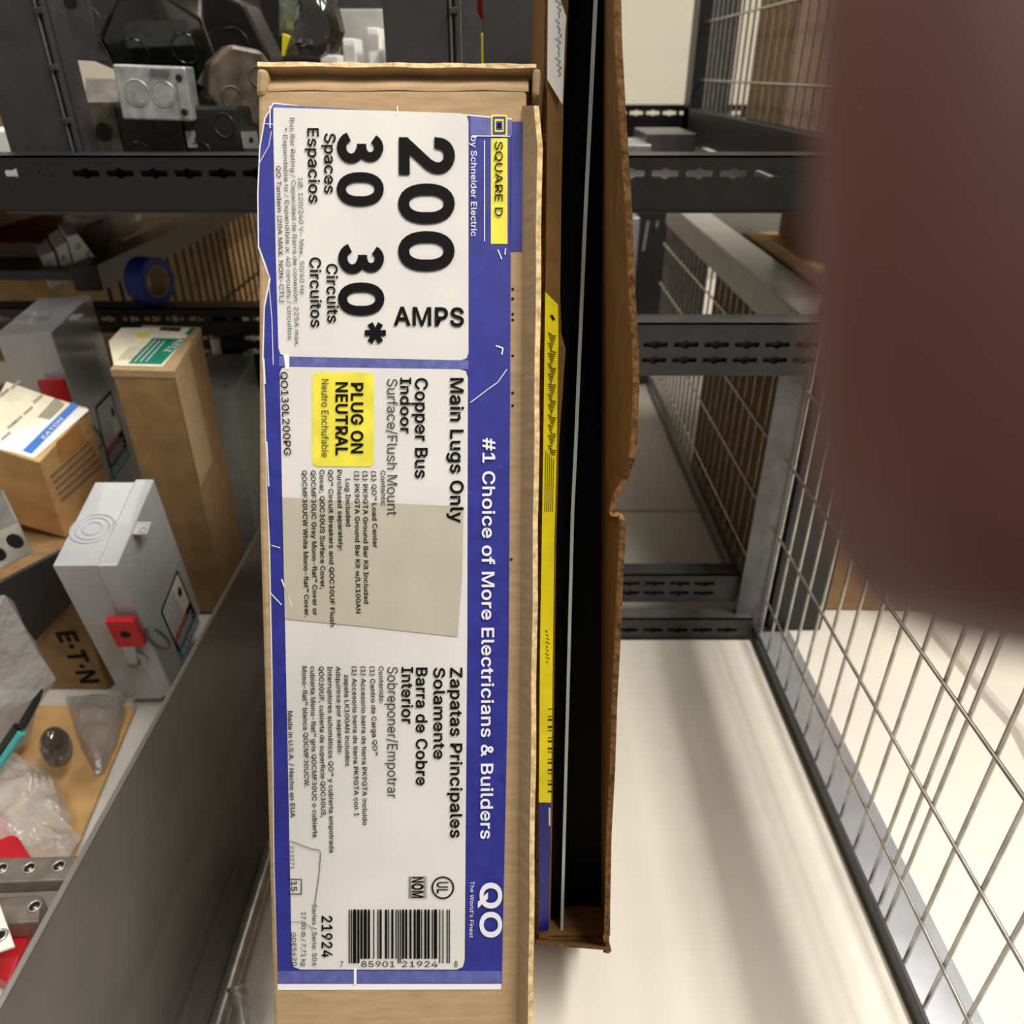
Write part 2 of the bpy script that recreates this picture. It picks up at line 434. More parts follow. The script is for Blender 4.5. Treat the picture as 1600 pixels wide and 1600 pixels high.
98:(424,[[229,-8,198,-5,172,4,138,31,118,59,112,59,112,0,53,0,53,509,114,509,114,319,171,373,197,381,229,384,274,378,313,361,345,332,370,293,385,245,390,189,385,133,370,84,346,45,313,16,274,-2],[220,47,253,51,279,66,301,88,316,117,328,189,316,261,301,290,280,311,253,325,220,330,188,325,161,312,140,291,125,263,113,189,125,115,140,86,162,65,188,51]]),
99:(396,[[207,-8,159,-2,117,16,82,46,56,85,40,133,34,187,40,243,56,291,82,330,117,360,159,378,207,384,260,377,305,356,340,322,362,277,303,262,290,289,270,311,242,325,207,330,173,325,145,310,124,287,108,258,96,187,108,117,124,89,145,66,173,51,207,46,243,52,271,66,292,89,304,117,363,102,341,56,306,21,261,-1]]),
100:(424,[[195,-8,151,-2,111,16,79,45,55,84,39,133,34,189,39,245,55,293,79,332,112,361,151,378,196,384,228,381,253,373,287,346,311,319,311,509,372,509,372,0,313,0,313,59,307,59,287,31,252,4,227,-5],[205,47,236,51,263,65,284,86,299,115,312,189,300,263,284,291,263,312,237,325,205,330,172,325,145,311,124,290,108,261,96,189,109,117,124,88,145,66,172,51]]),
101:(404,[[212,-8,161,-2,117,16,82,46,56,85,40,132,34,187,39,242,55,290,81,329,115,359,157,378,205,384,266,374,319,341,341,315,357,282,368,242,371,169,75,169,75,221,338,221,310,202,298,269,283,294,263,314,237,326,205,330,173,326,146,313,125,294,109,270,96,211,100,139,110,106,128,80,151,61,179,50,212,46,254,53,285,73,306,105,365,91,353,63,311,19,249,-5]]),
102:(254,[[228,379,228,327,6,327,6,379],[81,0,81,432,84,461,96,486,113,505,135,519,187,530,243,521,227,468,195,474,171,470,154,460,145,443,142,0]]),
103:(425,[[168,-148,134,-140,82,-110,51,-69,101,-41,122,-66,154,-88,207,-97,249,-92,282,-75,304,-47,311,-6,311,68,306,68,287,41,252,16,195,5,152,10,113,27,80,53,55,90,39,136,34,191,39,246,55,293,80,332,112,361,152,378,196,384,228,382,253,373,288,346,308,319,313,319,313,379,372,379,372,-9,367,-54,350,-90,324,-117,291,-136,251,-147],[205,59,237,63,264,75,285,95,300,121,309,154,309,231,300,264,285,291,264,312,237,325,205,330,172,325,145,312,124,290,109,262,96,193,99,155,109,123,124,96,145,76,172,63]]),
104:(410,[[114,0,53,0,53,509,114,509,114,287,102,287,124,332,152,362,187,379,227,384,264,380,295,369,321,349,341,321,353,285,357,0,296,0,296,235,290,275,273,304,246,323,210,329,161,317,141,303,126,283,117,257]]),
105:(167,[[53,0,53,379,114,379,114,0],[67,446,44,468,44,499,67,521,100,521,123,499,123,468,100,446]]),
107:(381,[[110,137,110,212,121,212,284,379,360,379,184,199,177,199],[53,0,53,509,114,509,114,0],[294,0,148,186,191,229,372,0]]),
108:(189,[[101,3,74,20,58,47,53,84,53,509,114,509,114,99,120,62,130,54,170,54,181,3,162,-1]]),
109:(610,[[53,0,53,379,112,379,112,295,108,295,132,346,172,376,219,386,257,380,287,361,309,331,321,295,312,295,337,343,381,375,437,386,468,383,497,372,522,354,541,328,553,296,557,0,496,0,496,254,490,289,473,313,447,326,395,328,374,320,345,290,335,247,335,0,274,0,274,260,269,288,253,311,229,326,199,330,158,320,126,289,117,266,114,0]]),
110:(410,[[114,0,53,0,53,379,112,379,112,287,102,287,124,332,152,362,187,379,227,384,264,380,295,369,321,349,341,321,353,285,357,0,296,0,296,235,290,275,273,304,246,323,210,329,161,317,141,303,126,283,117,257]]),
111:(415,[[207,-8,159,-2,117,16,82,46,56,85,40,133,34,187,40,243,56,291,82,330,117,360,159,378,207,384,256,378,299,360,333,330,359,291,376,243,381,187,376,133,359,85,333,46,299,16,256,-2],[207,46,242,51,270,66,292,89,307,117,319,187,307,258,292,287,270,310,242,325,207,330,173,325,145,310,124,287,108,258,96,187,108,117,124,89,145,66,173,51]]),
112:(424,[[53,-143,53,379,112,379,112,319,118,319,137,346,171,373,197,381,229,384,274,378,313,361,345,332,370,293,385,245,390,189,385,133,370,84,346,45,313,16,274,-2,229,-8,198,-5,173,4,138,31,114,59,114,-143],[220,47,253,51,279,66,301,88,316,117,328,189,316,261,301,290,280,311,253,325,220,330,188,325,161,312,140,291,125,263,113,189,125,115,140,86,162,65,188,51]]),
113:(424,[[372,-143,311,-143,311,59,287,31,252,4,227,-5,195,-8,151,-2,111,16,79,45,55,84,39,133,34,189,39,245,55,293,79,332,112,361,151,378,196,384,228,381,253,373,287,346,307,319,313,319,313,379,372,379],[205,47,236,51,263,65,284,86,299,115,312,189,300,263,284,291,263,312,237,325,205,330,172,325,145,311,124,290,108,261,96,189,109,117,124,88,145,66,172,51]]),
114:(259,[[53,0,53,379,112,379,112,321,152,367,181,380,243,384,243,322,182,323,140,301,117,262,114,0]]),
115:(365,[[145,-5,112,3,84,18,62,38,45,63,36,94,94,107,105,79,124,60,150,49,181,45,217,50,244,62,262,81,268,103,265,121,254,136,212,155,104,186,72,208,53,237,47,274,51,305,65,332,87,354,115,370,149,381,223,381,254,372,299,339,324,290,268,277,243,316,219,328,187,333,156,329,131,317,114,299,109,277,112,258,124,243,172,223,275,194,306,171,325,142,331,107,326,75,312,47,290,24,260,6,223,-5]]),
116:(227,[[204,379,204,327,6,327,6,379],[65,471,126,471,128,76,136,61,150,53,202,54,213,2,168,-4,125,2,92,21,72,52,65,93]]),
117:(410,[[182,-5,146,-1,115,11,89,31,69,59,57,95,53,379,114,379,114,144,119,105,137,75,164,56,200,50,249,62,268,77,283,97,293,122,296,379,357,379,357,0,298,0,298,92,307,92,286,47,257,17,222,0]]),
118:(389,[[163,0,17,379,84,379,187,87,206,21,184,21,224,155,305,379,371,379,226,0]]),
119:(567,[[138,0,23,379,87,379,175,41,165,41,252,379,316,379,402,41,391,41,480,379,545,379,429,0,368,0,277,338,291,338,199,0]]),
120:(379,[[21,0,171,218,171,171,29,379,100,379,207,206,175,206,282,379,352,379,209,169,209,214,358,0,287,0,173,182,205,182,91,0]]),
121:(389,[[47,-139,61,-86,104,-89,130,-74,163,-1,17,379,84,379,206,21,184,21,224,155,305,379,371,379,204,-58,177,-107,139,-136,91,-145]]),
122:(380,[[42,0,42,46,254,323,48,323,48,379,333,379,333,331,126,56,339,56,339,0]]),
126:(453,[[52,150,55,188,66,218,82,240,103,255,151,266,197,256,275,198,299,192,318,196,332,207,341,226,344,253,400,253,397,215,386,185,370,163,349,148,301,137,254,148,177,204,154,210,136,207,121,196,111,178,108,150]]),
183:(196,[[81,200,56,224,56,259,81,284,116,284,140,259,140,224,116,200]]),
216:(533,[[267,-7,205,1,150,25,105,63,70,115,48,179,40,254,48,329,70,393,105,445,150,484,205,508,267,516,329,508,384,484,429,445,464,393,486,329,493,254,486,179,464,115,429,63,384,25,329,1],[267,53,310,59,349,76,383,105,408,144,425,194,430,254,425,314,408,365,383,404,349,433,310,450,267,456,223,450,184,433,151,404,125,364,109,314,103,254,109,194,125,144,151,105,184,76,223,59],[108,-16,64,15,426,525,470,493]]),
225:(389,[[160,-9,126,-5,94,5,68,22,48,45,35,73,30,108,34,138,43,161,78,193,125,211,265,235,276,257,267,297,240,322,196,331,149,322,118,301,100,274,41,291,57,322,79,346,133,375,194,384,239,379,286,360,306,343,322,320,333,290,337,0,277,0,277,52,252,25,215,1],[170,45,202,49,228,59,263,93,276,138,276,190,134,159,103,139,92,105,102,72,130,52],[162,429,210,529,278,529,212,429]]),
8482:(424,[[289,326,209,509,242,509,298,375,354,509,387,509,307,326],[202,326,202,509,235,509,235,326],[361,326,361,509,394,509,394,326],[82,326,82,492,115,492,115,326],[27,480,27,509,170,509,170,480]]),
32:(188,[]),
}
_tc = {}


def grow(c, d):
    """contour points moved outwards by d"""
    n = len(c); out = []
    for i in range(n):
        a, p, q = Vector(c[i - 1]), Vector(c[i]), Vector(c[(i + 1) % n])
        e, f = (p - a), (q - p)
        if e.length < 1e-6 or f.length < 1e-6:
            out.append(tuple(p)); continue
        e.normalize(); f.normalize()
        m = Vector((-e.y - f.y, e.x + f.x))
        if m.length < 1e-3: m = Vector((-e.y, e.x))
        m.normalize()
        k = max(0.45, m.dot(Vector((-e.y, e.x))))
        p = p + m * (d / k)
        out.append((p.x, p.y))
    return out


def signed(c):
    return sum(c[i - 1][0] * c[i][1] - c[i][0] * c[i - 1][1] for i in range(len(c)))


def inside(p, c):
    r = False
    for i in range(len(c)):
        (x0, y0), (x1, y1) = c[i - 1], c[i]
        if (y0 > p[1]) != (y1 > p[1]) and p[0] < (x1 - x0) * (p[1] - y0) / (y1 - y0) + x0: r = not r
    return r


def fill(groups):
    """triangles of the filled outlines; each group is an outer contour followed by its holes"""
    vs, fs = [], []
    for gi, g in enumerate(groups):
        cu = bpy.data.curves.new('t', 'CURVE')
        cu.dimensions = '2D'; cu.fill_mode = 'BOTH'
        for c in g:
            sp = cu.splines.new('POLY')
            sp.points.add(len(c) - 1)
            for p, (a, b_) in zip(sp.points, c): p.co = (a, b_, 0, 1)
            sp.use_cyclic_u = True
        o = bpy.data.objects.new('t', cu)
        COL.objects.link(o)
        bpy.context.view_layer.update()
        ev = o.evaluated_get(bpy.context.evaluated_depsgraph_get())
        me = ev.to_mesh()
        k = len(vs)
        vs += [Vector((v.co.x, v.co.y, gi)) for v in me.vertices]
        fs += [[i + k for i in p.vertices] for p in me.polygons]
        ev.to_mesh_clear()
        bpy.data.objects.remove(o, do_unlink=True)
        bpy.data.curves.remove(cu)
    return vs, fs


# cleaner outlines for the pointed letters
for code, con in ((65, [[16, 0, 201, 509, 276, 509, 463, 0, 395, 0, 239, 438, 85, 0], [110, 142, 110, 199, 370, 199, 370, 142]]),
                  (77, [[60, 0, 60, 509, 152, 509, 314, 72, 476, 509, 568, 509, 568, 0, 506, 0, 506, 430, 342, 0, 286, 0, 122, 430, 122, 0]]),
                  (78, [[60, 0, 60, 509, 136, 509, 400, 78, 400, 509, 463, 509, 463, 0, 387, 0, 124, 430, 124, 0]]),
                  (86, [[204, 0, 16, 509, 84, 509, 241, 66, 395, 509, 463, 509, 278, 0]]),
                  (87, [[155, 0, 16, 509, 82, 509, 192, 76, 306, 509, 380, 509, 494, 76, 603, 509, 670, 509, 530, 0, 455, 0, 343, 430, 230, 0]]),
                  (90, [[42, 0, 42, 50, 318, 452, 40, 452, 40, 509, 397, 509, 397, 459, 120, 57, 399, 57, 399, 0]]),
                  (118, [[147, 0, 17, 379, 84, 379, 182, 72, 280, 379, 346, 379, 216, 0]]),
                  (119, [[138, 0, 23, 379, 87, 379, 170, 74, 252, 379, 316, 379, 396, 74, 480, 379, 545, 379, 429, 0, 368, 0, 284, 308, 199, 0]]),
                  (120, [[21, 0, 155, 192, 29, 379, 100, 379, 191, 242, 282, 379, 352, 379, 226, 193, 358, 0, 287, 0, 190, 143, 91, 0]]),
                  (121, [[47, -139, 61, -86, 104, -89, 130, -74, 163, -1, 17, 379, 84, 379, 196, 66, 305, 379, 371, 379, 204, -58, 177, -107, 139, -136, 91, -145]])):
    if code in GLYPHS: GLYPHS[code] = (GLYPHS[code][0], con)


def arc(cx, cy, rx, ry, a0, step, n):
    return [(cx + rx * math.cos(R(a0 + step * i)), cy + ry * math.sin(R(a0 + step * i))) for i in range(n)]


STROKES = {51: [arc(0.212, 0.376, 0.112, 0.104, 158, -20, 13), arc(0.208, 0.143, 0.132, 0.118, 74, -20, 13), [(0.165, 0.270), (0.235, 0.270)]],
           38: [[(0.430, 0.0), (0.300, 0.155), (0.160, 0.330), (0.128, 0.385), (0.132, 0.432), (0.160, 0.470), (0.208, 0.484), (0.256, 0.470), (0.285, 0.430), (0.284, 0.390), (0.262, 0.345),
                 (0.200, 0.290), (0.120, 0.228), (0.078, 0.180), (0.066, 0.130), (0.080, 0.075), (0.122, 0.036), (0.190, 0.024), (0.260, 0.042), (0.320, 0.088), (0.358, 0.150), (0.370, 0.220)]]}


def stroke(code, bold):
    """glyphs drawn as broad strokes"""
    h = 0.030 + bold
    vs, fs = [], []
    for si, seg in enumerate(STROKES[code]):
        k = len(vs)
        for i, p in enumerate(seg):
            a, c = Vector(seg[max(i - 1, 0)]), Vector(seg[min(i + 1, len(seg) - 1)])
            d = (c - a).normalized()
            z = si if code == 51 else i * 0.1
            vs += [Vector((p[0] - d.y * h, p[1] + d.x * h, z)), Vector((p[0] + d.y * h, p[1] - d.x * h, z))]
        fs += [[k + 2 * i, k + 2 * i + 1, k + 2 * i + 3, k + 2 * i + 2] for i in range(len(seg) - 1)]
    return vs, fs


_gc = {}


def glyph(code, bold):
    if (code, bold) in _gc: return _gc[(code, bold)]
    if code in STROKES:
        r = stroke(code, bold)
    else:
        pts = [[(c[i] / 1000.0, c[i + 1] / 1000.0) for i in range(0, len(c), 2)] for c in GLYPHS[code][1]]
        r = ([], [])
        if pts:
            big = signed(max(pts, key=lambda c: abs(signed(c))))
            side = -1 if big > 0 else 1
            outer = [c for c in pts if signed(c) * big > 0]
            holes = [c for c in pts if signed(c) * big <= 0]
            gr = []
            for c in outer:
                hs = [h for h in holes if inside(h[0], c)]
                gr.append([grow(c, bold * side) if bold else c] + [grow(h, bold * side) if bold else h for h in hs])
            r = fill(gr)
    _gc[(code, bold)] = r
    return r


def glyphs(body, bold=0.0):
    k = (body, bold)
    if k in _tc: return _tc[k]
    x = 0.0
    vs, fs = [], []
    for ch in body:
        a, b_ = glyph(ord(ch), bold)
        n = len(vs)
        vs += [Vector((p.x + x, p.y, p.z)) for p in a]
        fs += [[i + n for i in f] for f in b_]
        x += GLYPHS[ord(ch)][0] / 1000.0 + bold * 1.2
    _tc[k] = (vs, fs)
    return _tc[k]


CAP = max(p.y for p in glyphs('H')[0])


def text(mb, body, p0, p1, ptop, pl, m, bold=0.0, off=0.0012, bbox=False):
    """writes body from pixel p0 to pixel p1 along its baseline, cap height reaching pixel ptop, on the plane pl"""
    vs, fs = glyphs(body, bold)
    if not vs: return
    x0 = min(p.x for p in vs); x1 = max(p.x for p in vs)
    y0 = min(p.y for p in vs) if bbox else 0.0
    y1 = max(p.y for p in vs) if bbox else CAP
    O = pl(*p0, off); ex = pl(*p1, off) - O; ey = pl(*ptop, off) - O
    up = ex.cross(ey).normalized() * 4e-5
    if up.dot(O) > 0: up = -up
    mb.add([O + up * p.z + ex * ((p.x - x0) / (x1 - x0)) + ey * ((p.y - y0) / (y1 - y0)) for p in vs], fs, m)


def ppoly(mb, pts, pl, off, m):
    mb.poly([pl(u, v, off) for u, v in pts], m)


def prect(mb, u0, v0, u1, v1, pl, off, m):
    ppoly(mb, [(u0, v0), (u1, v0), (u1, v1), (u0, v1)], pl, off, m)


def pline(mb, pts, wpx, pl, off, m):
    for (a, b), (c, d) in zip(pts, pts[1:]):
        L = math.hypot(c - a, d - b) or 1
        nx, ny = -(d - b) / L * wpx / 2, (c - a) / L * wpx / 2
        ppoly(mb, [(a + nx, b + ny), (a - nx, b - ny), (c - nx, d - ny), (c + nx, d + ny)], pl, off, m)


def rrect(u0, v0, u1, v1, r, k=5):
    out = []
    for cx, cy, a in ((u1 - r, v0 + r, -90), (u1 - r, v1 - r, 0), (u0 + r, v1 - r, 90), (u0 + r, v0 + r, 180)):
        for i in range(k + 1):
            t = R(a + 90 * i / k)
            out.append((cx + r * math.cos(t), cy + r * math.sin(t)))
    return out


# ------------------------------------------------------------------ setting: floor and walls
ZD = -0.5                       # height of the shelf decks


def struct(name, lo, hi, m):
    b = MB(m); b.box(lo, hi)
    return tag(b.build(name), None, kind='structure')


struct('floor', (-2.4, -1.6, -1.02), (2.4, 2.3, -1.0), FLOOR)
struct('wall_back', (-2.4, 2.22, -1.0), (2.4, 2.3, 1.9), WALL)

# ------------------------------------------------------------------ perforated beam
def perforated(mb, x0, x1, y, z0, z1, rows, m, pitch=0.025, sh=1.0, sign=1):
    """a face plate at depth y between heights z0..z1 with rows of cross-shaped slots at the heights in rows"""
    hw, h1, h2 = pitch * 0.41, 0.0022 * sh, 0.0040 * sh
    cell = 0.0052 * sh
    n = int((x1 - x0) / pitch)
    zs = z0
    for zc in sorted(rows):
        mb.poly([(x0, y, zs), (x1, y, zs), (x1, y, zc - cell), (x0, y, zc - cell)], m)
        for i in range(n):
            a = x0 + i * pitch; b = a + pitch if i < n - 1 else x1; c = a + pitch / 2
            top = [(a, y, zc), (c - hw, y, zc), (c - hw * .92, y, zc + h1), (c - hw * .34, y, zc + h1), (c, y, zc + h2),
                   (c + hw * .34, y, zc + h1), (c + hw * .92, y, zc + h1), (c + hw, y, zc), (b, y, zc)]
            mb.poly(top + [(b, y, zc + cell), (a, y, zc + cell)], m)
            bot = [(p[0], p[1], 2 * zc - p[2]) for p in top]
            mb.poly(([(a, y, zc - cell), (b, y, zc - cell)] + bot[::-1]), m)
        zs = zc + cell
    mb.poly([(x0, y, zs), (x1, y, zs), (x1, y, z1), (x0, y, z1)], m)


def beam(name, parent, x0, x1, y, z0, z1, rows, m, fl=0.03, fm=None, **k):
    b = MB(m)
    perforated(b, x0, x1, y, z0, z1, rows, m, **k)
    b.poly([(x0, y, z1), (x1, y, z1), (x1, y + fl, z1), (x0, y + fl, z1)], fm or m)
    b.poly([(x0, y, z0), (x1, y, z0), (x1, y + fl * .6, z0), (x0, y + fl * .6, z0)], m)
    return b.build(name, parent, solid=0.0015)


def mesh_panel(name, parent, x, ys, zs, y0, y1, z0, z1, r=0.0013, m=WIRE):
    b = MB(m)
    for yy in ys: b.tube([(x, yy, z0), (x, yy, z1)], r, 6, caps=False)
    for zz in zs: b.tube([(x - r * 1.7, y0, zz), (x - r * 1.7, y1, zz)], r, 6, caps=False)
    return b.build(name, parent)


# ------------------------------------------------------------------ near shelving (in front) with its right mesh side
near = thing('steel_shelving', 'grey steel shelving in the foreground with a wire mesh side and white shelf', 'shelving', loc=(0, 0.3, ZD))
b = MB(STEELG)
b.box((0.2445, -0.10, ZD), (0.2475, 0.615, ZD + 0.012), STEELB)
b.box((0.2475, -0.10, ZD + 0.001), (0.284, 0.615, ZD + 0.004), STEELL)
b.build('bottom_rail', near, bevel=0.0006)
b = MB(STEELG); b.box((0.256, -0.10, -0.207), (0.288, 0.58, -0.188)); b.build('side_rail', near, bevel=0.001)
ys = [0.419 - 0.0275 * i for i in range(-7, 16)] + [0.3205]
zs = [-0.4514 + 0.0718 * i for i in range(0, 8)]
mesh_panel('mesh_side', near, 0.2525, ys, zs, -0.06, 0.612, ZD + 0.004, 0.06, r=0.0014)
b = MB(STEELG)
b.box((0.226, 0.617, ZD), (0.254, 0.619, -0.222)); b.box((0.252, 0.619, ZD), (0.254, 0.645, -0.222))
b.build('corner_post', near)
beam('cross_beam', near, -0.9, 0.75, 0.61, -0.0885, -0.0535, [-0.0655], STEELD, fl=0.03)
beam('cross_beam', near, -0.045, 0.62, 0.6105, -0.2195, -0.1765, [-0.1945, -0.2075], STEELB, fl=0.026, fm=STEELG)
b = MB(BLK); b.box((-0.045, 0.6145, -0.2195), (0.62, 0.616, -0.180)); b.build('beam_backing', near)
b = MB(BLK); b.box((-0.335, 0.6260, -0.086), (-0.06, 0.6275, -0.056)); b.build('beam_backing', near)  # plate added only to keep the left slots dark
b = MB(BLK); b.box((-0.195, 0.6285, -0.463), (0.226, 0.6295, -0.436)); b.box((-0.195, 0.6140, -0.498), (0.242, 0.6150, -0.479)); b.build('beam_backing', near)
beam('cross_beam', near, -0.195, 0.226, 0.6255, -0.465, -0.433, [-0.4435, -0.455], STEELB, fl=0.02)
beam('cross_beam', near, -0.195, 0.242, 0.6105, -0.4995, -0.476, [-0.4905], STEELB, fl=0.016, fm=STEELG)

o = MB(DECK); o.box((-0.2005, -0.12, ZD - 0.018), (0.2435, 0.608, ZD - 0.0008))
tag(o.build('shelf_board', bevel=0.001), 'wide white laminate shelf board under the tall cardboard cartons', 'shelf board')
o = MB(DECK); o.box((0.285, -0.12, ZD - 0.018), (1.15, 0.66, ZD - 0.0008))
tag(o.build('shelf_board', bevel=0.001), 'white shelf board behind the right wire mesh, carrying the clear tube', 'shelf board')
o = MB(DECKP); o.box((-1.1, -0.12, ZD - 0.018), (-0.206, 1.34, ZD - 0.0008))
tag(o.build('shelf_board', bevel=0.001), 'pale shelf board showing as a strip left of the dark metal divider', 'shelf board')

# ------------------------------------------------------------------ far shelving beyond
far = thing('steel_shelving', 'dark steel shelving bay further back with mesh sides and perforated beams', 'shelving', loc=(0, 1.0, ZD))
beam('cross_beam', far, -0.9, 0.7, 1.30, -0.100, -0.045, [-0.0555], STEELD, fl=0.03, sh=1.05)
beam('cross_beam', far, -0.45, 0.25, 1.345, ZD, -0.455, [-0.468, -0.486], STEELG, fl=0.02)
beam('cross_beam', far, -1.1, -0.06, 0.872, -0.262, -0.2345, [-0.2475], STEELD, fl=0.03, fm=STEELB)
b = MB(BLK)
perforated(b, -0.44, -0.20, 0.876, -0.33, -0.2635, [-0.271, -0.287], BLK)
b.build('perforated_panel', far, solid=0.0015)
b = MB(STEELD); b.box((0.258, 1.255, -0.10), (0.315, 1.30, 0.6)); b.build('upright_post', far, bevel=0.001)
b = MB(STEELD); b.box((0.258, 0.64, -0.089), (0.276, 1.30, -0.048)); b.build('side_rail', far, bevel=0.001)
b = MB(STEELL); b.box((0.255, 0.64, -0.2205), (0.284, 1.34, -0.188), STEELG); b.box((0.2552, 0.64, -0.1885), (0.300, 1.34, -0.1865), STEELL); b.build('side_rail', far, bevel=0.0008)
b = MB(STEELG); b.box((0.247, 0.65, ZD), (0.255, 1.34, ZD + 0.016)); b.build('side_rail', far, bevel=0.0008)
b = MB(STEELB); b.box((-0.50, 0.885, -0.219), (-0.468, 1.62, -0.190), STEELD); b.build('side_rail', far, bevel=0.001)
mesh_panel('mesh_side', far, 0.256, [0.66 + 0.0262 * i for i in range(26)], [-0.455, -0.385, -0.315, -0.25], 0.645, 1.33, ZD + 0.012, -0.2, r=0.0014)
mesh_panel('mesh_side', far, 0.272, [0.68 + 0.0262 * i for i in range(23)], [-0.012, 0.058, 0.128, 0.198], 0.645, 1.28, -0.05, 0.3, r=0.0014)
mesh_panel('mesh_side', far, -0.474, [0.91 + 0.029 * i for i in range(24)], [-0.33], 0.88, 1.62, -0.42, -0.205, r=0.0024, m=WIREB)
b = MB(DECK); b.box((-0.2, 0.648, ZD - 0.018), (0.245, 0.868, ZD - 0.0008)); 
tag(b.build('shelf_board', bevel=0.001), 'cream shelf board just behind the lower perforated beam', 'shelf board')
b = MB(DECK); b.box((-0.2, 0.8725, ZD - 0.018), (0.245, 1.343, ZD - 0.0008))
tag(b.build('shelf_board', bevel=0.001), 'farthest cream shelf board, beyond the dark seam', 'shelf board')
b = MB(STEELB); b.box((-0.40, 0.642, -0.098), (0.256, 1.298, -0.0905))
tag(b.build('shelf_board', bevel=0.001), 'dark steel shelf carrying the black electrical boxes', 'shelf board')
b = MB(CARD2); b.box((-1.1, 0.905, -0.2115), (-0.501, 1.45, -0.2), STEELB)
tag(b.build('shelf_board', bevel=0.001), 'dark shelf under the red and white cartons at the left', 'shelf board')
b = MB(STEELB); b.box((0.301, 0.66, -0.2), (1.0, 1.5, -0.188))
tag(b.build('shelf_board', bevel=0.001), 'raised shelf at the right holding open yellowish cartons', 'shelf board')
b = MB(DECK); b.box((-0.9, 1.38, ZD - 0.03), (1.1, 2.2, ZD - 0.01))
tag(b.build('shelf_board', bevel=0.001), 'cream shelf against the far wall under the dark panel', 'shelf board')

# dark posts of the upper storey, standing on the beam
for i, (x0, x1, lab) in enumerate(((-0.388, -0.341, 'wide dark steel upright at the left of the black electrical boxes'),
                                   (-0.0925, -0.046, 'dark steel upright behind the top edge of the labelled carton'),
                                   (-0.021, 0.03, 'dark upright plate just left of the tall open carton top'))):
    b = MB(STEELB)
    y0 = 0.652
    b.box((x0, y0, -0.0895), (x1, y0 + 0.004, 0.4), STEELB)
    if i < 2:
        b.box((x1 + 0.0012, y0 - 0.002, -0.0895), (x1 + 0.0030, y0 + 0.03, 0.4), STEELG)
        b.box((x1 + 0.0052, y0 - 0.002, -0.0895), (x1 + 0.0078, y0 + 0.03, 0.4), STEELB)
        b.box((x1 - 0.001, y0 + 0.003, -0.0895), (x1 + 0.0085, y0 + 0.0045, 0.4), BLK)
        for k in range(5): b.box((x1 + 0.0012, y0 - 0.0035, -0.07 + 0.035 * k), (x1 + 0.0078, y0 - 0.001, -0.066 + 0.035 * k), STEELB)
    tag(b.build('upright_post', bevel=0.0006), lab, 'post')

# ------------------------------------------------------------------ carton 1 : tall labelled carton leaning back
D1 = 0.325
ed = (CU * -12.8 + CF * 0.55 + CX * -0.134).normalized()         # down the face
ex = (CX * 17.1 + CF * 0.6 + CU * -0.25)
ex = (ex - ed * ex.dot(ed)).normalized()
n1 = ex.cross(ed).normalized()
if n1.dot(CF) > 0: n1 = -n1
P1 = ray(625, 800) * D1
FACE = Plane(P1, n1)
M1 = Matrix((tuple(ex), tuple(n1), tuple(-ed))).transposed().to_4x4()
base1 = FACE(630, 1618)
c1 = thing('labelled_carton', 'tall narrow cardboard carton with blue and white label, leaning back', 'carton', M=Matrix.Translation(base1) @ M1)
b = MB(CARD)
DEP = 0.285
q = [FACE(403, 139), FACE(823, 139), FACE(822, 800), FACE(817, 1618), FACE(428, 1618), FACE(405, 800)]
b.prism(q[::-1], n1 * -DEP)
b.build('carton_body', c1, bevel=0.0015)
# folded rim along the top: a thin lip over a recessed channel
b = MB(CARD, EDGE)
lo_ = [FACE(402 + 436 * i / 18.0, 103.5 + 0.9 * math.sin(i * 1.3) + 0.35 * i * .5, 0.0015) for i in range(19)]
hi_ = [FACE(402 + 436 * i / 18.0, 96.5 + 0.8 * math.sin(i * 1.9) + 0.35 * i * .5, 0.0010) for i in range(19)]
for i in range(18):
    for k in (Vector((0, 0, 0)), n1 * -(DEP - .002)):
        b.poly([lo_[i] + k, lo_[i + 1] + k, hi_[i + 1] + k, hi_[i] + k], EDGE)
    k = n1 * -(DEP - .002)
    b.poly([hi_[i], hi_[i + 1], hi_[i + 1] + k, hi_[i] + k], CARD); b.poly([lo_[i], lo_[i + 1], lo_[i + 1] + k, lo_[i] + k], CARD)
b.build('top_lip', c1, weld=True)
b = MB(CARD)
pr_ = []
for k, (v, dd) in enumerate(((104, -0.0045), (112, -0.0062), (120, -0.0058), (127, -0.0035), (132, -0.0006), (137, 0.0004), (142, 0.0001))):
    pr_.append([FACE(418 + 408 * i / 17.0, v + 1.2 * math.sin(i * 1.1 + k * .3) * (0.3 if k == 0 else 1), dd) for i in range(18)])
b.add([p for r_ in pr_ for p in r_], [[k * 18 + i, k * 18 + i + 1, (k + 1) * 18 + i + 1, (k + 1) * 18 + i] for k in range(6) for i in range(17)], CARD, True)
b.build('top_channel', c1)
for u0, u1 in ((400, 418), (833, 846)):
    b = MB(CARD)
    b.prism([FACE(u0, 104, .003), FACE(u1, 106, .003), FACE(u1 - 3, 150, .001), FACE(u0 - 1, 148, .001)][::-1], n1 * -0.02)
    b.build('corner_fold', c1, bevel=0.0018)
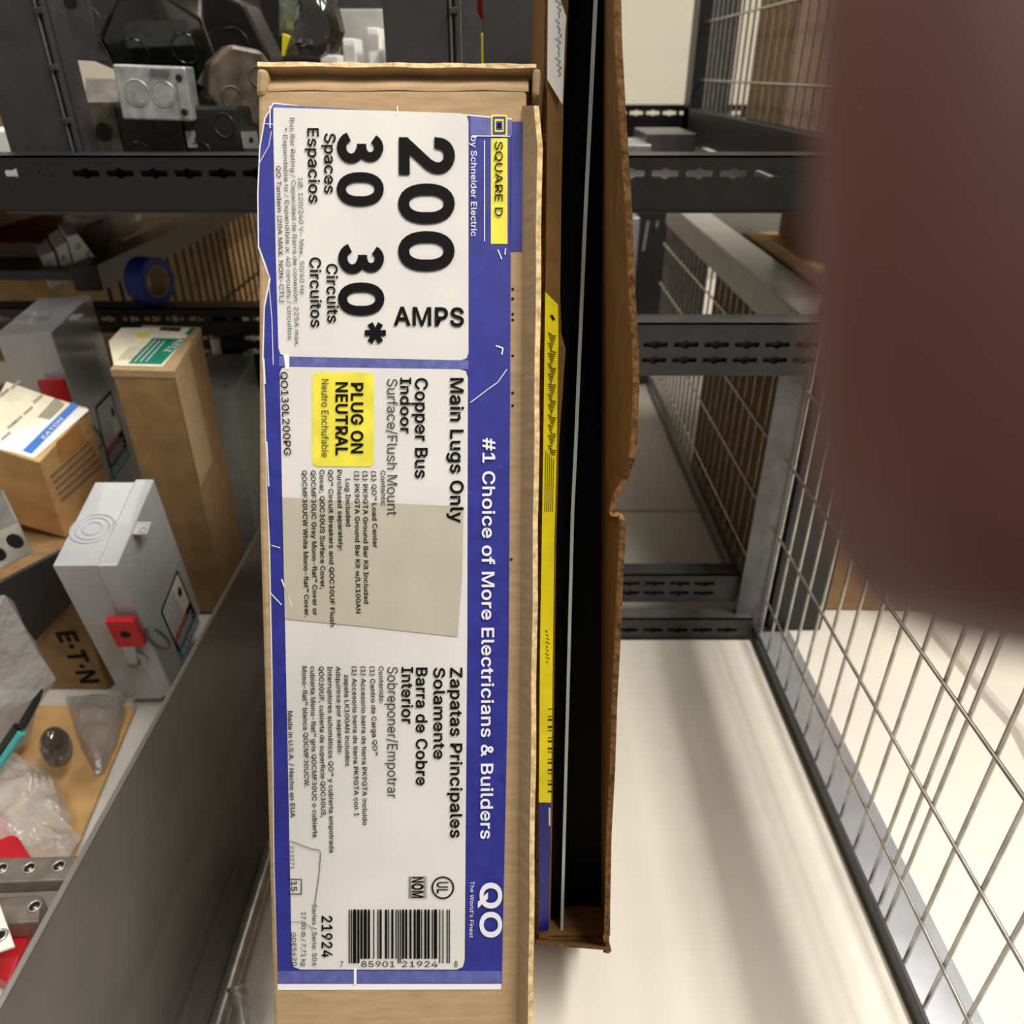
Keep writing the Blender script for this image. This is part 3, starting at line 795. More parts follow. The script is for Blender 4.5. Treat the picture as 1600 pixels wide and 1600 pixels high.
# right flap standing out of the face
b = MB(CARD, EDGE)
inn, out = [], []
for k in range(24):
    v = 165 + k * 65.0
    u = 847 - (v - 165) * 0.0105 + math.sin(k * 1.7) * 0.7
    if k == 0: u -= 6
    inn.append(FACE(816 - (v - 165) * 0.004, v, 0.0)); out.append(FACE(u - 7, v, 0.010))
tk = ex * 0.0021
for k in range(23):
    a, c, d, e = inn[k], inn[k + 1], out[k + 1], out[k]
    b.poly([a, e, d, c], CARD); b.poly([e, e + tk, d + tk, d], EDGE)
    b.poly([a + tk, c + tk, d + tk, e + tk], CARD)
b.poly([inn[0], inn[0] + tk, out[0] + tk, out[0]], EDGE)
b.build('side_flap', c1)

# the label
b = MB(PAPER)
outline = [(427, 160), (500, 169), (620, 175), (735, 179), (800, 185), (798, 392), (797, 600), (795, 1000), (789, 1300), (783, 1546),
           (434, 1547), (427.5, 1350), (424, 1050), (420, 850), (416.5, 770), (413, 640), (409.5, 560), (412, 480), (420.5, 434), (413.5, 416),
           (403, 386), (402, 300), (405, 230), (413, 185)]
ppoly(b, outline, FACE, 0.0002, PAPER)
blue = [(428, 162), (500, 171), (620, 177), (735, 181), (800, 187), (798, 392), (797, 600), (795, 1000), (789, 1300), (784, 1537),
        (434, 1537), (429, 1350), (426, 1050), (422, 850), (418, 770), (415, 640), (412, 560), (414, 480), (423, 436), (416, 414),
        (405, 384), (404, 300), (407, 230), (415, 185)]
ppoly(b, blue, FACE, 0.0004, BLUE)
prect(b, 797, 190, 817, 392, FACE, 0.0004, BLUE)
ppoly(b, [(436, 556), (732, 563), (732, 577), (436, 572)], FACE, 0.0005, BLUEF)
ppoly(b, [(434, 1517), (783.5, 1517), (783.5, 1536), (434, 1536)], FACE, 0.0005, BLUEF)
ppoly(b, [(428, 163), (735, 181), (800, 187), (800, 212), (735, 210), (735, 182), (428, 168)], FACE, 0.0005, BLUEF)
p1 = [(427, 168), (600, 173), (720, 177), (729, 180), (732, 190), (732, 551), (729, 560), (720, 563), (448, 557), (438, 553), (435, 544), (431, 400), (427, 200)]
ppoly(b, p1, FACE, 0.0006, WHITE)
p2 = [(437, 584), (440, 576), (447, 573), (718, 577), (728, 580), (731, 590), (730, 1000), (726, 1500), (723, 1511), (713, 1515), (470, 1515), (459, 1511), (456, 1500), (450, 1200), (446, 1000), (441, 775)]
ppoly(b, p2, FACE, 0.0006, WHITE)
ppoly(b, rrect(488, 582, 584, 729, 9), FACE, 0.0008, YEL)
prect(b, 767, 216, 793, 381, FACE, 0.0006, YEL)
ppoly(b, rrect(767, 179, 793, 213, 3), FACE, 0.0007, YEL)
prect(b, 553, 1513, 557, 1539, FACE, 0.0008, PAPER)
prect(b, 620, 166, 622, 180, FACE, 0.0008, PAPER)
ppoly(b, [(443, 553), (452, 554), (452, 577), (446, 577)], FACE, 0.0008, PAPER)
for pts, wd in (([(422, 165), (422, 200)], 1.8), ([(412, 193), (426, 194)], 0.9), ([(405, 255), (420, 228), (424, 205)], 0.9),
                ([(420, 440), (425, 500), (427, 570)], 1.0), ([(412, 560), (414, 600)], 2.2), ([(417, 690), (420, 760)], 1.6), ([(440, 905), (456, 948)], 2.2),
                ([(421, 925), (440, 945)], 1.6), ([(424, 852), (438, 856)], 1.2), ([(735, 629), (760, 610), (778, 597), (792, 577)], 1.2),
                ([(737, 212), (797, 213)], 1.4), ([(775, 540), (786, 544), (784, 554)], 2.0), ([(778, 390), (784, 405)], 1.6), ([(790, 388), (789, 398)], 1.6),
                ([(757, 220), (757, 377)], 1.3)):
    pline(b, pts, wd, FACE, 0.0009, PAPER)
lab = b.build('label', c1)
b = MB(TAPE)
ppoly(b, [(441, 777), (600, 786), (724, 791), (722, 900), (715, 995), (560, 978), (445, 967), (443, 870)], FACE, 0.0009, TAPE)
tag(b.build('tape_strip', lab), 'beige packing tape across the label')
# printed matter
T = MB(INK, INKG, INKW, INKP)


def dn(body, x0, y0, y1, cap, m=INK, bold=0.0, x1=None, bbox=False, off=0.0012):
    text(T, body, (x0, y0), (x0 if x1 is None else x1, y1), (x0 + cap, y0), FACE, m, bold, off, bbox)


dn('200', 622, 214, 424, 89, bold=0.028, bbox=True)
dn('30', 526, 207, 322, 74, bold=0.028, bbox=True)
dn('30', 528, 381, 493, 73, bold=0.028, bbox=True)
dn('*', 570, 503, 537, 33, bold=0.02, bbox=True)
dn('Spaces', 507, 208, 302, 17, bold=0.014)
dn('Espacios', 480.5, 200, 317, 17, bold=0.014, x1=483)
dn('Circuits', 510, 412, 504, 17, bold=0.014, x1=512)
dn('Circuitos', 484, 402, 511, 17, bold=0.014, x1=486)
text(T, 'AMPS', (615, 507.5), (725, 509), (615, 480), FACE, INK, 0.02)
dn('1Ø, 120/240 V~ Max., 50/60 Hz', 466, 277, 460, 7, INKG, x1=469)
dn('Bus Bar Rating / Capacidad de Barra de conexion: 225A max.', 453, 184, 541, 7, INKG, x1=461)
dn('* Expandable to / Expandible a: 40 circuits / circuitos', 442, 199, 530, 7, INKG, x1=450)
dn('QO Tandem (20A MAX. NON-CTL)', 431.5, 259, 472, 7, INKG, 0.008, x1=437)
dn('Main Lugs Only', 704, 590.5, 817, 20, bold=0.018)
dn('Copper Bus', 649, 590.5, 747, 19, bold=0.016)
dn('Indoor', 626, 590, 677, 16, bold=0.018)
dn('Surface/Flush Mount', 605, 592, 805, 16, INKG)
dn('PLUG ON', 549, 598, 708, 18, bold=0.022)
dn('NEUTRAL', 525, 597, 711, 18, bold=0.022)
dn('Neutro Enchufable', 502.5, 592, 714, 11, INKG)
dn('QO130L200PG', 438, 581, 711, 11, bold=0.008, x1=444)
for body, x0, x1, y0, y1 in (('Contents:', 595, 596, 735, 790), ('(1) QO™ Load Center', 580.5, 583, 736, 856), ('(1) PK9GTA Ground Bar Kit Included', 567, 569, 736, 943),
                             ('(1) PK9GTA Ground Bar Kit w/LK100AN', 554, 556.5, 736, 958), ('Lug Included', 540, 541, 748, 822),
                             ('Purchased separately:', 527, 529, 734, 860), ('QO™ Circuit Breakers and QOC30UF Flush', 513, 516, 734, 979),
                             ('Cover, QOC30US Surface Cover,', 499.5, 501, 734, 920), ('QOCMF30UC Gray Mono-flat™ Cover or', 486, 489, 735, 961),
                             ('QOCMF30UCW White Mono-flat™ Cover.', 472, 476, 735, 964),
                             ('Contenido:', 592, 593, 1041, 1099), ('(1) Centro de Carga QO™', 578, 583, 1041, 1180),
                             ('(1) Accesorio barra de tierra PK9GTA incluido', 564, 567, 1041, 1289), ('(1) Accesorio barra de tierra PK9GTA con 1', 550, 554, 1041, 1275),
                             ('zapata LK100AN incluidos', 538, 540, 1054, 1197), ('Adquirirse por separado:', 525, 528, 1041, 1178),
                             ('Interruptores automáticos QO™ y cubierta empotrada', 512, 515, 1041, 1332), ('QOC30UF, cubierta de superficie QOC30US,', 498.5, 502, 1041, 1277),
                             ('cubierta Mono-flat™ gris QOCMF30UC o cubierta', 485, 489, 1041, 1308), ('Mono-flat™ blanca QOCMF30UCW.', 472, 476, 1041, 1230),
                             ('Made in U.S.A. / Hecho en EUA', 449.5, 454, 1111, 1277)):
    dn(body, x0, y0, y1, 7.2, INK if 'Con' not in body[:3] else INKG, 0.012, x1)
dn('Zapatas Principales', 704, 1043, 1309, 18, bold=0.016)
dn('Solamente', 678, 1043, 1186, 17, bold=0.016)
dn('Barra de Cobre', 650.5, 1043, 1227, 17, bold=0.016)
dn('Interior', 628, 1042, 1131, 17, bold=0.016)
dn('Sobreponer/Empotrar', 605.5, 1042, 1247, 16, INKG)
dn('213271', 453, 1322, 1358, 6, INKG, x1=454)
dn('15', 455, 1377, 1392, 9, INK, 0.01)
for pts in ([(452, 1374), (471, 1374)], [(471, 1374), (471, 1397)], [(452, 1397), (471, 1397)]): pline(T, pts, 1.4, FACE, 0.0012, INK)
dn('Series / Serie: S06', 488, 1413, 1509, 7, INKG, 0.006)
dn('17.00 lb / 7,71 kg', 471, 1425, 1509, 7, INKG, 0.006)
dn('GDE5620', 455, 1457, 1509, 7, INKG, 0.006, x1=457)
dn('21924', 503, 1431, 1496, 16, INK, 0.016)
for body, a, c in (('7', 531.5, 536), ('85901', 564.5, 617), ('21924', 628, 684), ('8', 710, 715)):
    text(T, body, (a, 1511), (c, 1511), (a, 1502), FACE, INKG, 0.004)
dn('NOM', 644, 1370, 1403, 17, INK, 0.03)
for x in (639.5, 641.5, 663, 665.5): pline(T, [(x, 1369), (x, 1404)], 0.9, FACE, 0.0012, INKG)
dn('UL', 683, 1378, 1396, 17, INK, 0.012)
cir = [(692 + 16.5 * math.cos(2 * math.pi * i / 40), 1387 + 16.5 * math.sin(2 * math.pi * i / 40)) for i in range(41)]
pline(T, cir, 2.6, FACE, 0.0012, INK)
pline(T, [(451, 1314), (462, 1317), (477, 1323), (490, 1327), (498, 1328), (501, 1333), (499, 1364), (492, 1413)], 1.5, FACE, 0.0013, INKP)
pline(T, [(454, 1440), (470, 1441), (484, 1447), (488, 1455)], 1.0, FACE, 0.0013, INKP)
# white lettering on the blue band
dn('SQUARE D', 773.5, 221, 338, 12, INK, 0.006)
dn('by Schneider Electric', 736, 213, 369, 9, INKW, 0.006)
dn('#1 Choice of More Electricians & Builders', 754.5, 684, 1311, 19, INKW, 0.014, x1=751)
dn('QO', 751, 1379, 1465, 32, INKW, 0.022)
dn("The World's Finest", 735, 1377, 1465, 6, INKW, 0.0, x1=733.5)
T.build('printed_text', lab)
# logo beside the maker's name
b = MB(INK)
ppoly(b, rrect(770, 182, 790, 210, 2), FACE, 0.0009, BLUE)
prect(b, 773, 186, 787, 206, FACE, 0.0010, YEL)
prect(b, 775, 189, 785, 203, FACE, 0.0011, BLUE)
prect(b, 777, 192, 783, 200, FACE, 0.0012, INK)
b.build('square_emblem', lab)
# barcode
LC = ['0001101', '0011001', '0010011', '0111101', '0100011', '0110001', '0101111', '0111011', '0110111', '0001011']
bits = '101' + ''.join(LC[int(d)] for d in '785901') + '01010' + ''.join(''.join('10'[int(x)] for x in LC[int(d)]) for d in '219248') + '101'
b = MB(INK)
mw = (703 - 545) / len(bits)
i = 0
while i < len(bits):
    if bits[i] == '1':
        j = i
        while j < len(bits) and bits[j] == '1': j += 1
        guard = i < 10 or i > 84 or 44 < i < 50
        prect(b, 545 + i * mw, 1421, 545 + j * mw, 1505 if guard else 1498, FACE, 0.0012, INK)
        i = j
    else: i += 1
b.build('barcode', lab)
for v in (452, 467, 491, 500, 556, 614, 634, 874):
    b = MB(HOLE)
    b.disc(FACE(801 if v < 800 else 799, v, 0.0), n1, 0.0006, 0.0002, 10, HOLE)
    b.build('staple_hole', c1)

# ------------------------------------------------------------------ carton 2 : open-ended carton beside it
PH = R(13)
n2 = Vector((0, -math.cos(PH), math.sin(PH)))
P2 = ray(880, 1475) * 0.458
OP = Plane(P2, n2)
c2 = thing('open_carton', 'tall thin brown carton with its dark open end, right of the labelled carton', 'carton', loc=OP(890, 1480))
DP2 = 0.235
bk = n2 * -DP2
VS = [-330, -160, 0, 150, 300, 450, 600, 750, 900, 1050, 1200, 1350, 1462]
Lx = lambda v: 851 - 0.0095 * v
Hx = lambda v: 944 + (4 if v < 600 else 4 - (v - 600) * 0.003)
b = MB(KRAFT)
for v0, v1 in zip(VS, VS[1:]):
    a, c = OP(Lx(v0), v0), OP(Lx(v1), v1)
    for s_ in (0, 0.003):
        k = Vector((s_, 0, 0))
        b.poly([a + k, c + k, c + bk + k, a + bk + k], KRAFT)
    b.poly([a, a + Vector((.003, 0, 0)), c + Vector((.003, 0, 0)), c], EDGED)
    a, c = OP(Hx(v0), v0), OP(Hx(v1), v1)
    for s_ in (0, 0.003):
        k = Vector((s_, 0, 0))
        b.poly([a + k, c + k, c + bk + k, a + bk + k], KRAFT)
v0, v1 = VS[0], VS[-1]
b.poly([OP(Lx(v0), v0) + bk, OP(Lx(v1), v1) + bk, OP(Hx(v1), v1) + bk + Vector((.003, 0, 0)), OP(Hx(v0), v0) + bk + Vector((.003, 0, 0))], KRAFT)
a, c = OP(Lx(v0), v0), OP(Hx(v0), v0) + Vector((.003, 0, 0))
b.poly([a, c, c + bk, a + bk], KRAFT)
a, c = OP(Lx(v1), v1), OP(Hx(v1), v1) + Vector((.003, 0, 0))
b.poly([a, a + bk, c + bk, c], KRAFT)
b.build('carton_sleeve', c2, weld=True)
# bottom board of the open end, slightly drooping
b = MB(KRAFT)
A, B_ = OP(836, 1466), OP(944, 1470)
f1, f2 = OP(838, 1471, 0.012), OP(948, 1480, 0.022)
for k in (Vector((0, 0, 0)), Vector((0, 0, -0.003))):
    b.poly([A + bk + k, B_ + bk + k, B_ + k, A + k], KRAFT); b.poly([A + k, B_ + k, f2 + k, f1 + k], KRAFT)
k = Vector((0, 0, -0.003))
b.poly([f1, f2, f2 + k, f1 + k], EDGED)
b.build('bottom_flap', c2)
# left end flap with labels, facing the viewer
b = MB(KRAFT)
RX = [(-330, 893), (-160, 890), (0, 886), (60, 884), (170, 878), (300, 875), (460, 873), (520, 875), (545, 882), (600, 878), (700, 871), (850, 867), (1000, 865), (1250, 861.5), (1462, 857.5)]
lft = lambda v: 852.5 - 0.0095 * v + 2
for (v0, r0), (v1, r1) in zip(RX, RX[1:]):
    b.poly([OP(lft(v0), v0, .002), OP(r0, v0, .0), OP(r1, v1, .0), OP(lft(v1), v1, .002)], KRAFT)
fl = b.build('end_flap', c2, solid=0.002)
FL = Plane(P2 + n2 * 0.0046, n2)
b = MB(WHITE)
ppoly(b, [(857, -60), (868, -60), (876, 0), (885, 27), (883, 54), (881, 108), (879, 164), (855, 124)], FL, 0.0006, WHITE)
for k in range(14):
    v = -20 + k * 10
    pline(b, [(870 + 3 * math.sin(k * 2.1), v), (876 - 2 * math.cos(k * 1.3), v + 6), (872, v + 9)], 1.3, FL, 0.0009, INKP)
tag(b.build('paper_label', fl), 'white label with handwriting')
b = MB(YEL2)
ppoly(b, [(852, 456), (872, 476), (872.5, 530), (870, 700), (866, 850), (864, 1000), (861, 1254), (842, 1254), (844, 1000), (846.5, 850), (849.5, 650)], FL, 0.0006, YEL2)
ppoly(b, [(842, 1256), (861, 1256), (857.5, 1450), (855, 1455), (842, 1455)], FL, 0.0006, BLUED)
prect(b, 857.5, 1262, 860, 1290, FL, 0.0008, WHITE)
for k in range(60):
    v = 520 + k * 3.2
    pline(b, [(856 + (k % 5), v), (862 + (k * 7) % 8, v + 2)], 1.3, FL, 0.0009, INK)
pline(b, [(861, 492), (866, 500)], 4, FL, 0.0009, INK)
for k in range(5): pline(b, [(853 + k * 3, 705 + 3 * k), (851.5 + k * 3, 800)], 0.8, FL, 0.0009, INKG)
for k in range(24):
    if k % 3 != 1: pline(b, [(856, 1108 + k * 5.6), (863, 1108 + k * 5.6)], 2.5 if k % 2 else 1.2, FL, 0.0009, INK)
for k in range(9): pline(b, [(852 + k % 3, 985 + 6 * k), (856 + k % 4, 988 + 6 * k)], 1.2, FL, 0.0009, INK)
tag(b.build('side_label', fl), 'yellow and navy printed label')
# right flap reaching towards the viewer with a torn edge
RE = [(-330, 955), (-160, 960), (0, 966), (60, 967), (180, 974), (330, 984), (450, 989), (540, 994), (600, 996), (680, 993), (715, 990), (745, 979), (778, 963),
      (800, 958), (806, 962), (800.5, 968), (812, 976), (830, 975), (900, 972), (1000, 967), (1100, 963), (1200, 959), (1300, 955), (1400, 952), (1470, 951), (1484, 954), (1488, 950)]
b = MB(KRAFT, EDGED)
hin, oed = [], []
for i, (v, u) in enumerate(RE):
    d = 0.028 if v < 720 else (0.016 if v < 806 else 0.020)
    j = math.sin(i * 3.1) * 0.8
    hin.append(OP(Hx(v) - 1, min(v, 1468))); oed.append(OP(u - 7 + j, v, d))
tk = Vector((0.0028, -0.0008, 0))
for i in range(len(RE) - 1):
    a, c, d, e = hin[i], hin[i + 1], oed[i + 1], oed[i]
    b.poly([a, e, d, c], KRAFT); b.poly([a + tk, c + tk, d + tk, e + tk], KRAFT); b.poly([e, e + tk, d + tk, d], EDGED)
b.build('torn_flap', c2, weld=True)

# black block added inside the open carton, standing in for its deep shade
t = thing('tray_or_shade_block', 'added black block standing in for the shade inside the open carton', 'tray', loc=OP(905, 1450, -0.02))
BLKM = mat('carton_shade_black', (9, 9, 9), 0.7, var=0, spec=0.15)
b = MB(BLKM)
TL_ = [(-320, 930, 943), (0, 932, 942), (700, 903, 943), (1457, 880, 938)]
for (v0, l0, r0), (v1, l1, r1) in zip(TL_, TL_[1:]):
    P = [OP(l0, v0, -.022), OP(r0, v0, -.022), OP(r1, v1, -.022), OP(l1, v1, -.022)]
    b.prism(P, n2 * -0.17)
b.build('shade_block_front', t)
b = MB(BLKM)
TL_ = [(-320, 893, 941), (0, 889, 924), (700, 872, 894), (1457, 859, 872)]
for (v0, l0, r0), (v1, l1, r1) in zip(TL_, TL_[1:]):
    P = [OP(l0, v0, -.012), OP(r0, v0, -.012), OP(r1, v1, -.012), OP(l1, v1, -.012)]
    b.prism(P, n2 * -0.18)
b.build('shade_block_side', t)

# sheet inside
b = MB(STEELG)
SL = [(-330, 944), (0, 927.5), (350, 911), (694, 897), (800, 892), (1458, 875.5)]
for (v0, u0), (v1, u1) in zip(SL, SL[1:]):
    a, c = OP(u0, v0, -.004), OP(u1, v1, -.004)
    w_ = Vector((0.0017, 0, 0)); k_ = n2 * -0.19
    b.poly([a, a + w_, c + w_, c], mat('bright_cut_edge', (196, 208, 204), 0.4, var=0.05)); b.poly([a, c, c + k_, a + k_], BLKG); b.poly([a + w_, a + w_ + k_, c + w_ + k_, c + w_], BLKG)
tag(b.build('sheet_panel'), 'thin metal sheet standing on edge inside the open carton', 'panel')

# ------------------------------------------------------------------ dark divider panel, rod, anchor
b = MB(PANEL)
prof = [(-0.2010, -0.3200), (-0.2035, -0.3185), (-0.2050, -0.3225), (-0.2040, -0.43), (-0.2000, -0.474), (-0.1975, -0.486), (-0.1925, -0.4935), (-0.183, -0.4985), (-0.1815, -0.4978),
        (-0.190, -0.492), (-0.1955, -0.485), (-0.198, -0.473), (-0.2018, -0.43), (-0.2028, -0.3225)]
pts = [Vector((x, -0.1, z)) for x, z in prof]
b.prism(pts, (0, 0.70, 0))
dv = b.build('divider_panel', bevel=0.0006)
tag(dv, 'dark grey satin metal divider panel standing left of the labelled carton', 'panel')
b = MB(WIRE)
b.tube([(-0.1745, -0.05, ZD + 0.006), (-0.175, 0.2, ZD + 0.006), (-0.1755, 0.36, ZD + 0.006)], 0.0058, 12)
tag(b.build('steel_rod'), 'round grey metal rod lying along the foot of the dark divider', 'rod')
t = thing('screw_anchor', 'short shiny screw end beside the lower left of the labelled carton', 'screw', loc=at(380, 1590, z=-0.49))
pA, pB = at(372, 1545, z=-0.475), at(385, 1640, z=-0.493)
b = MB(GALV); b.tube([pA.lerp(pB, i / 8) for i in range(9)], [0.0046, 0.0056, 0.0044, 0.0056, 0.0044, 0.0056, 0.0044, 0.004, 0.004], 12); b.build('threaded_shank', t)
b = MB(ALU); b.disc(pA, pA - pB, 0.0062, 0.002, 16); b.build('screw_head', t)

# ------------------------------------------------------------------ left bay: fitted boxes
def pose(rows, pos, k=1.0):
    M = Matrix(rows).to_4x4()
    return Matrix.Translation(Vector(pos) * k) @ M


class Local:
    """a plane of a posed box: pixel -> world point on it"""
    def __init__(s, M, axis, c, sign):
        e = Vector((0, 0, 0)); e[axis] = 1
        s.n = (M.to_3x3() @ e) * sign
        p = Vector((0, 0, 0)); p[axis] = c
        s.p = M @ p
        s.pl = Plane(s.p, s.n)

    def __call__(s, u, v, off=0.0):
        return s.pl(u, v, off)


def disconnect(label, M, w, d, h, mt, handle=True, zlow=0.0, hz=0.0):
    t = thing('disconnect_switch', label, 'electrical box', M=M)
    b = MB(mt)
    b.box((0, 0.002, zlow), (w * 0.72, d - 0.002, h - 0.002))
    for dx, dz in ((0.2, 0.06), (0.5, 0.06)): b.disc((w * dx, 0.002, h * dz), (0, -1, 0), 0.0035, 0.0006, 16)
    b.build('enclosure_body', t, local=True, bevel=0.0015)
    b = MB(mt)
    b.box((w * 0.68, 0, 0.006 + zlow), (w, d, h))
    o = b.build('cover', t, local=True, bevel=0.0012)
    b = MB(mt)
    c = Vector((w * 0.33, d * 0.42, h - 0.0018))
    for r in (0.016, 0.012, 0.007): b.ring(c, (0, 0, 1), r, 0.0008, 32)
    b.build('knockout', t, local=True)
    b = MB(mt)
    b.box((w * 0.97, d * 0.36, h - 0.004), (w + 0.011, d * 0.50, h - 0.0022)); b.ring((w + 0.007, d * 0.40, h - 0.0018), (0, 0, 1), 0.0025, 0.0006, 16)
    b.build('latch_tab', t, local=True, bevel=0.0005)
    if handle:
        b = MB(mt)
        b.disc((w * 0.62, 0, h * 0.36), (0, -1, 0), 0.0095, 0.004, 28); b.disc((w * 0.62, -0.004, h * 0.36), (0, -1, 0), 0.005, 0.004, 20, ALUD)
        b.prism([(w * .55, -0.004, h * .37), (w * .70, -0.004, h * .37), (w * .86, -0.006, h * .56), (w * .62, -0.006, h * .56)], (0, -0.004, 0))
        b.build('lever', t, local=True, bevel=0.0008)
        b = MB(REDP)
        b.box((w * 0.54, -0.010, h * (0.52 + hz)), (w * 1.0, -0.004, h * (0.70 + hz))); b.disc((w * 0.77, -0.0101, h * (0.61 + hz)), (0, -1, 0), 0.004, 0.0003, 18, HOLE)
        tag(b.build('handle', t, local=True, bevel=0.003), 'red plastic handle')
        b = MB(STEELG)
        pts = []
        for i in range(25):
            a = 2 * math.pi * i / 24
            pts.append((w + 0.008 + 0.0075 * math.cos(a), -0.003, h * 0.52 + 0.013 * math.sin(a) - 0.005 * math.cos(a)))
        b.tube(pts, 0.0016, 8, caps=False)
        b.build('padlock_hasp', t, local=True)
    return t


K1 = 0.985
M = pose([[0.9969, -0.0598, 0.0515], [0.0701, 0.971, -0.2285], [-0.0363, 0.2313, 0.9722]], (-0.3542, 0.5165, -0.4970), K1)
sw = disconnect('grey metal switch box with a red handle, tilted against the dark divider', M, 0.0477 * K1, 0.0995 * K1, 0.1811 * K1, ENCL)
PLc = Local(M, 0, 0.0477 * K1, 1)


def warning(parent, pl, quad, word):
    """quad: pixel corners top, right, bottom, left of the label; v runs from the top edge to the strip"""
    tl, tr, br, bl = [Vector(q) for q in quad]
    P = lambda s, q: (tl.lerp(tr, s)).lerp(bl.lerp(br, s), q)
    b = MB(INK)
    Q = lambda a, c, e, f, off, m: ppoly(b, [tuple(P(a, c)), tuple(P(e, c)), tuple(P(e, f)), tuple(P(a, f))], pl, off, m)
    Q(0, 0, 1, 0.84, 0.0004, INK); Q(0.05, 0.04, 0.95, 0.58, 0.0006, WHT); Q(0.08, 0.08, 0.62, 0.56, 0.0008, mat('label_silver', (196, 196, 198), 0.4, var=0.03))
    Q(0.03, 0.58, 0.72, 0.66, 0.0008, REDP)
    for k in range(4): Q(0.08, 0.685 + k * 0.036, 0.9 - 0.08 * (k % 2), 0.703 + k * 0.036, 0.0009, WHT)
    for k in range(3): Q(0.14, 0.16 + k * 0.1, 0.5, 0.18 + k * 0.1, 0.001, WHT)
    e = P(0.80, 0.26)
    for r, m in ((8, INKG), (4, INK)):
        ppoly(b, [tuple(P(0.80 + 0.010 * r * math.cos(2 * math.pi * i / 14), 0.27 + 0.009 * r * math.sin(2 * math.pi * i / 14))) for i in range(14)], pl, 0.001 + 0.0001 * (8 - r), m)
    Q(0.0, 0.845, 1, 1, 0.0005, CYAN)
    text(b, word, tuple(P(0.14, 0.965)), tuple(P(0.88, 0.965)), tuple(P(0.14, 0.875)), pl, INKW, 0.02, 0.0008)
    b.build('warning_label', parent)


warning(sw, PLc, [(251.5, 956), (277, 890), (312, 972), (285, 1033)], 'EATON')

K2 = 0.905
M = pose([[0.993, -0.1172, 0.0115], [0.1177, 0.9908, -0.067], [-0.0036, 0.0679, 0.9977]], (-0.5535, 0.8153, -0.4990), K2)
sw2 = disconnect('larger light grey switch box standing behind the blue-striped carton', M, 0.0581 * K2, 0.1242 * K2, 0.2577 * K2, ENCL, zlow=-0.045, hz=0.10)
PLd = Local(M, 0, 0.0581 * K2, 1)
warning(sw2, PLd, [(149, 636), (173, 610), (204, 712), (176, 752)], 'EATON')

# carton with blue stripe label
KB = 0.93
Mb = pose([[0.9552, 0.1964, 0.2216], [-0.1167, 0.9376, -0.3276], [-0.2721, 0.2871, 0.9185]], (-0.539, 0.6828, -0.3984), KB)
WB, DB, HB = 0.0796 * KB, 0.0807 * KB, 0.1154 * KB
t = thing('small_carton', 'small tan carton with a blue-striped cream label on top', 'carton', M=Mb)
b = MB(CARDW); b.box((0, 0, 0), (WB, DB, HB)); b.build('carton_body', t, local=True, bevel=0.0012)
pt, pr = Local(Mb, 2, HB, 1), Local(Mb, 0, WB, 1)
b = MB(CREAM)
ppoly(b, [(-40, 690), (53, 716), (139, 641), (10, 596)], pt, 0.0005, CREAM)
ppoly(b, [(-40, 690), (-45, 692), (44, 712), (53, 716), (139, 641), (133, 637)], pt, 0.0006, PAPER)
ppoly(b, [(35, 704), (49, 709), (123, 634), (113, 628)], pt, 0.0008, BLUEL)
text(b, 'EATON', (69, 686), (99, 655), (64, 683), pt, INKW, 0.01, 0.001)
for k in range(5):
    pline(b, [(60 + 4 * k, 652 - k * 0 + 4 * k * .2), (88 + 3 * k, 622 + 2.2 * k)], 1.6, pt, 0.001, INKG)
for (u, v) in ((20, 662), (28, 655), (45, 640), (10, 680), (60, 622), (8, 612), (25, 600)):
    pline(b, [(u - 8, v + 7), (u + 6, v - 5)], 4, pt, 0.001, mat('faded_print', (168, 160, 140), 0.6, var=0.1))
b.build('top_label', t)
b = MB(mat('stamped_print', (150, 128, 108), 0.7, var=0.1))
for k in range(5):
    pline(b, [(80 + 4 * k, 745 + 9 * k), (140 + 5 * k, 690 + 9 * k)], 4.2, pr, 0.0006, b.mats[0])
b.build('printed_lines', t)
b = MB(mat('brown_tape', (196, 146, 84), 0.35, var=0.05))
ppoly(b, [(88, 690), (125, 660), (133, 690), (95, 722)], pr, 0.0004, b.mats[0])
b.build('tape_strip', t)

# tall carton with green label
KT = 0.955
Mt = pose([[0.9959, -0.0636, 0.0645], [0.0719, 0.9882, -0.1352], [-0.0551, 0.1393, 0.9887]], (-0.3658, 0.6735, -0.4971), KT)
WT, DT, HT = 0.0528 * KT, 0.0902 * KT, 0.2761 * KT
t = thing('tall_carton', 'tall brown carton with a green and white label on its top', 'carton', M=Mt)
b = MB(CARD2); b.box((0, 0, -0.021), (WT, DT, HT - 0.006))
b.build('carton_body', t, local=True, bevel=0.001)
b = MB(CARD); b.box((-0.0006, -0.0006, HT - 0.007), (WT + 0.0006, DT, HT)); b.box((WT - 0.0002, -0.0006, HT - 0.12), (WT + 0.0008, DT * 0.5, HT))
b.build('lid_flap', t, local=True, bevel=0.001)
pt = Local(Mt, 2, HT, 1)
b = MB(CREAM)
ppoly(b, [(178, 571), (254, 573), (303, 512), (190, 512), (170, 533)], pt, 0.0005, CREAM)
ppoly(b, [(200, 568), (252, 569), (290, 529), (239, 528)], pt, 0.0007, GREEN)
ppoly(b, [(288, 523), (296, 523), (306, 512), (298, 512)], pt, 0.0007, GREEN)
ppoly(b, rrect(214, 520, 232, 527, 3), pt, 0.0007, YEL)
ppoly(b, [(248, 516), (280, 518), (284, 512), (252, 511)], pt, 0.0007, INKG)
text(b, '125A', (255, 549), (279, 529.5), (266, 550), pt, INKW, 0.01, 0.001)
for k in range(3): pline(b, [(210 + 9 * k, 565), (243 + 7 * k, 531 + k)], 1.2, pt, 0.001, INKW)
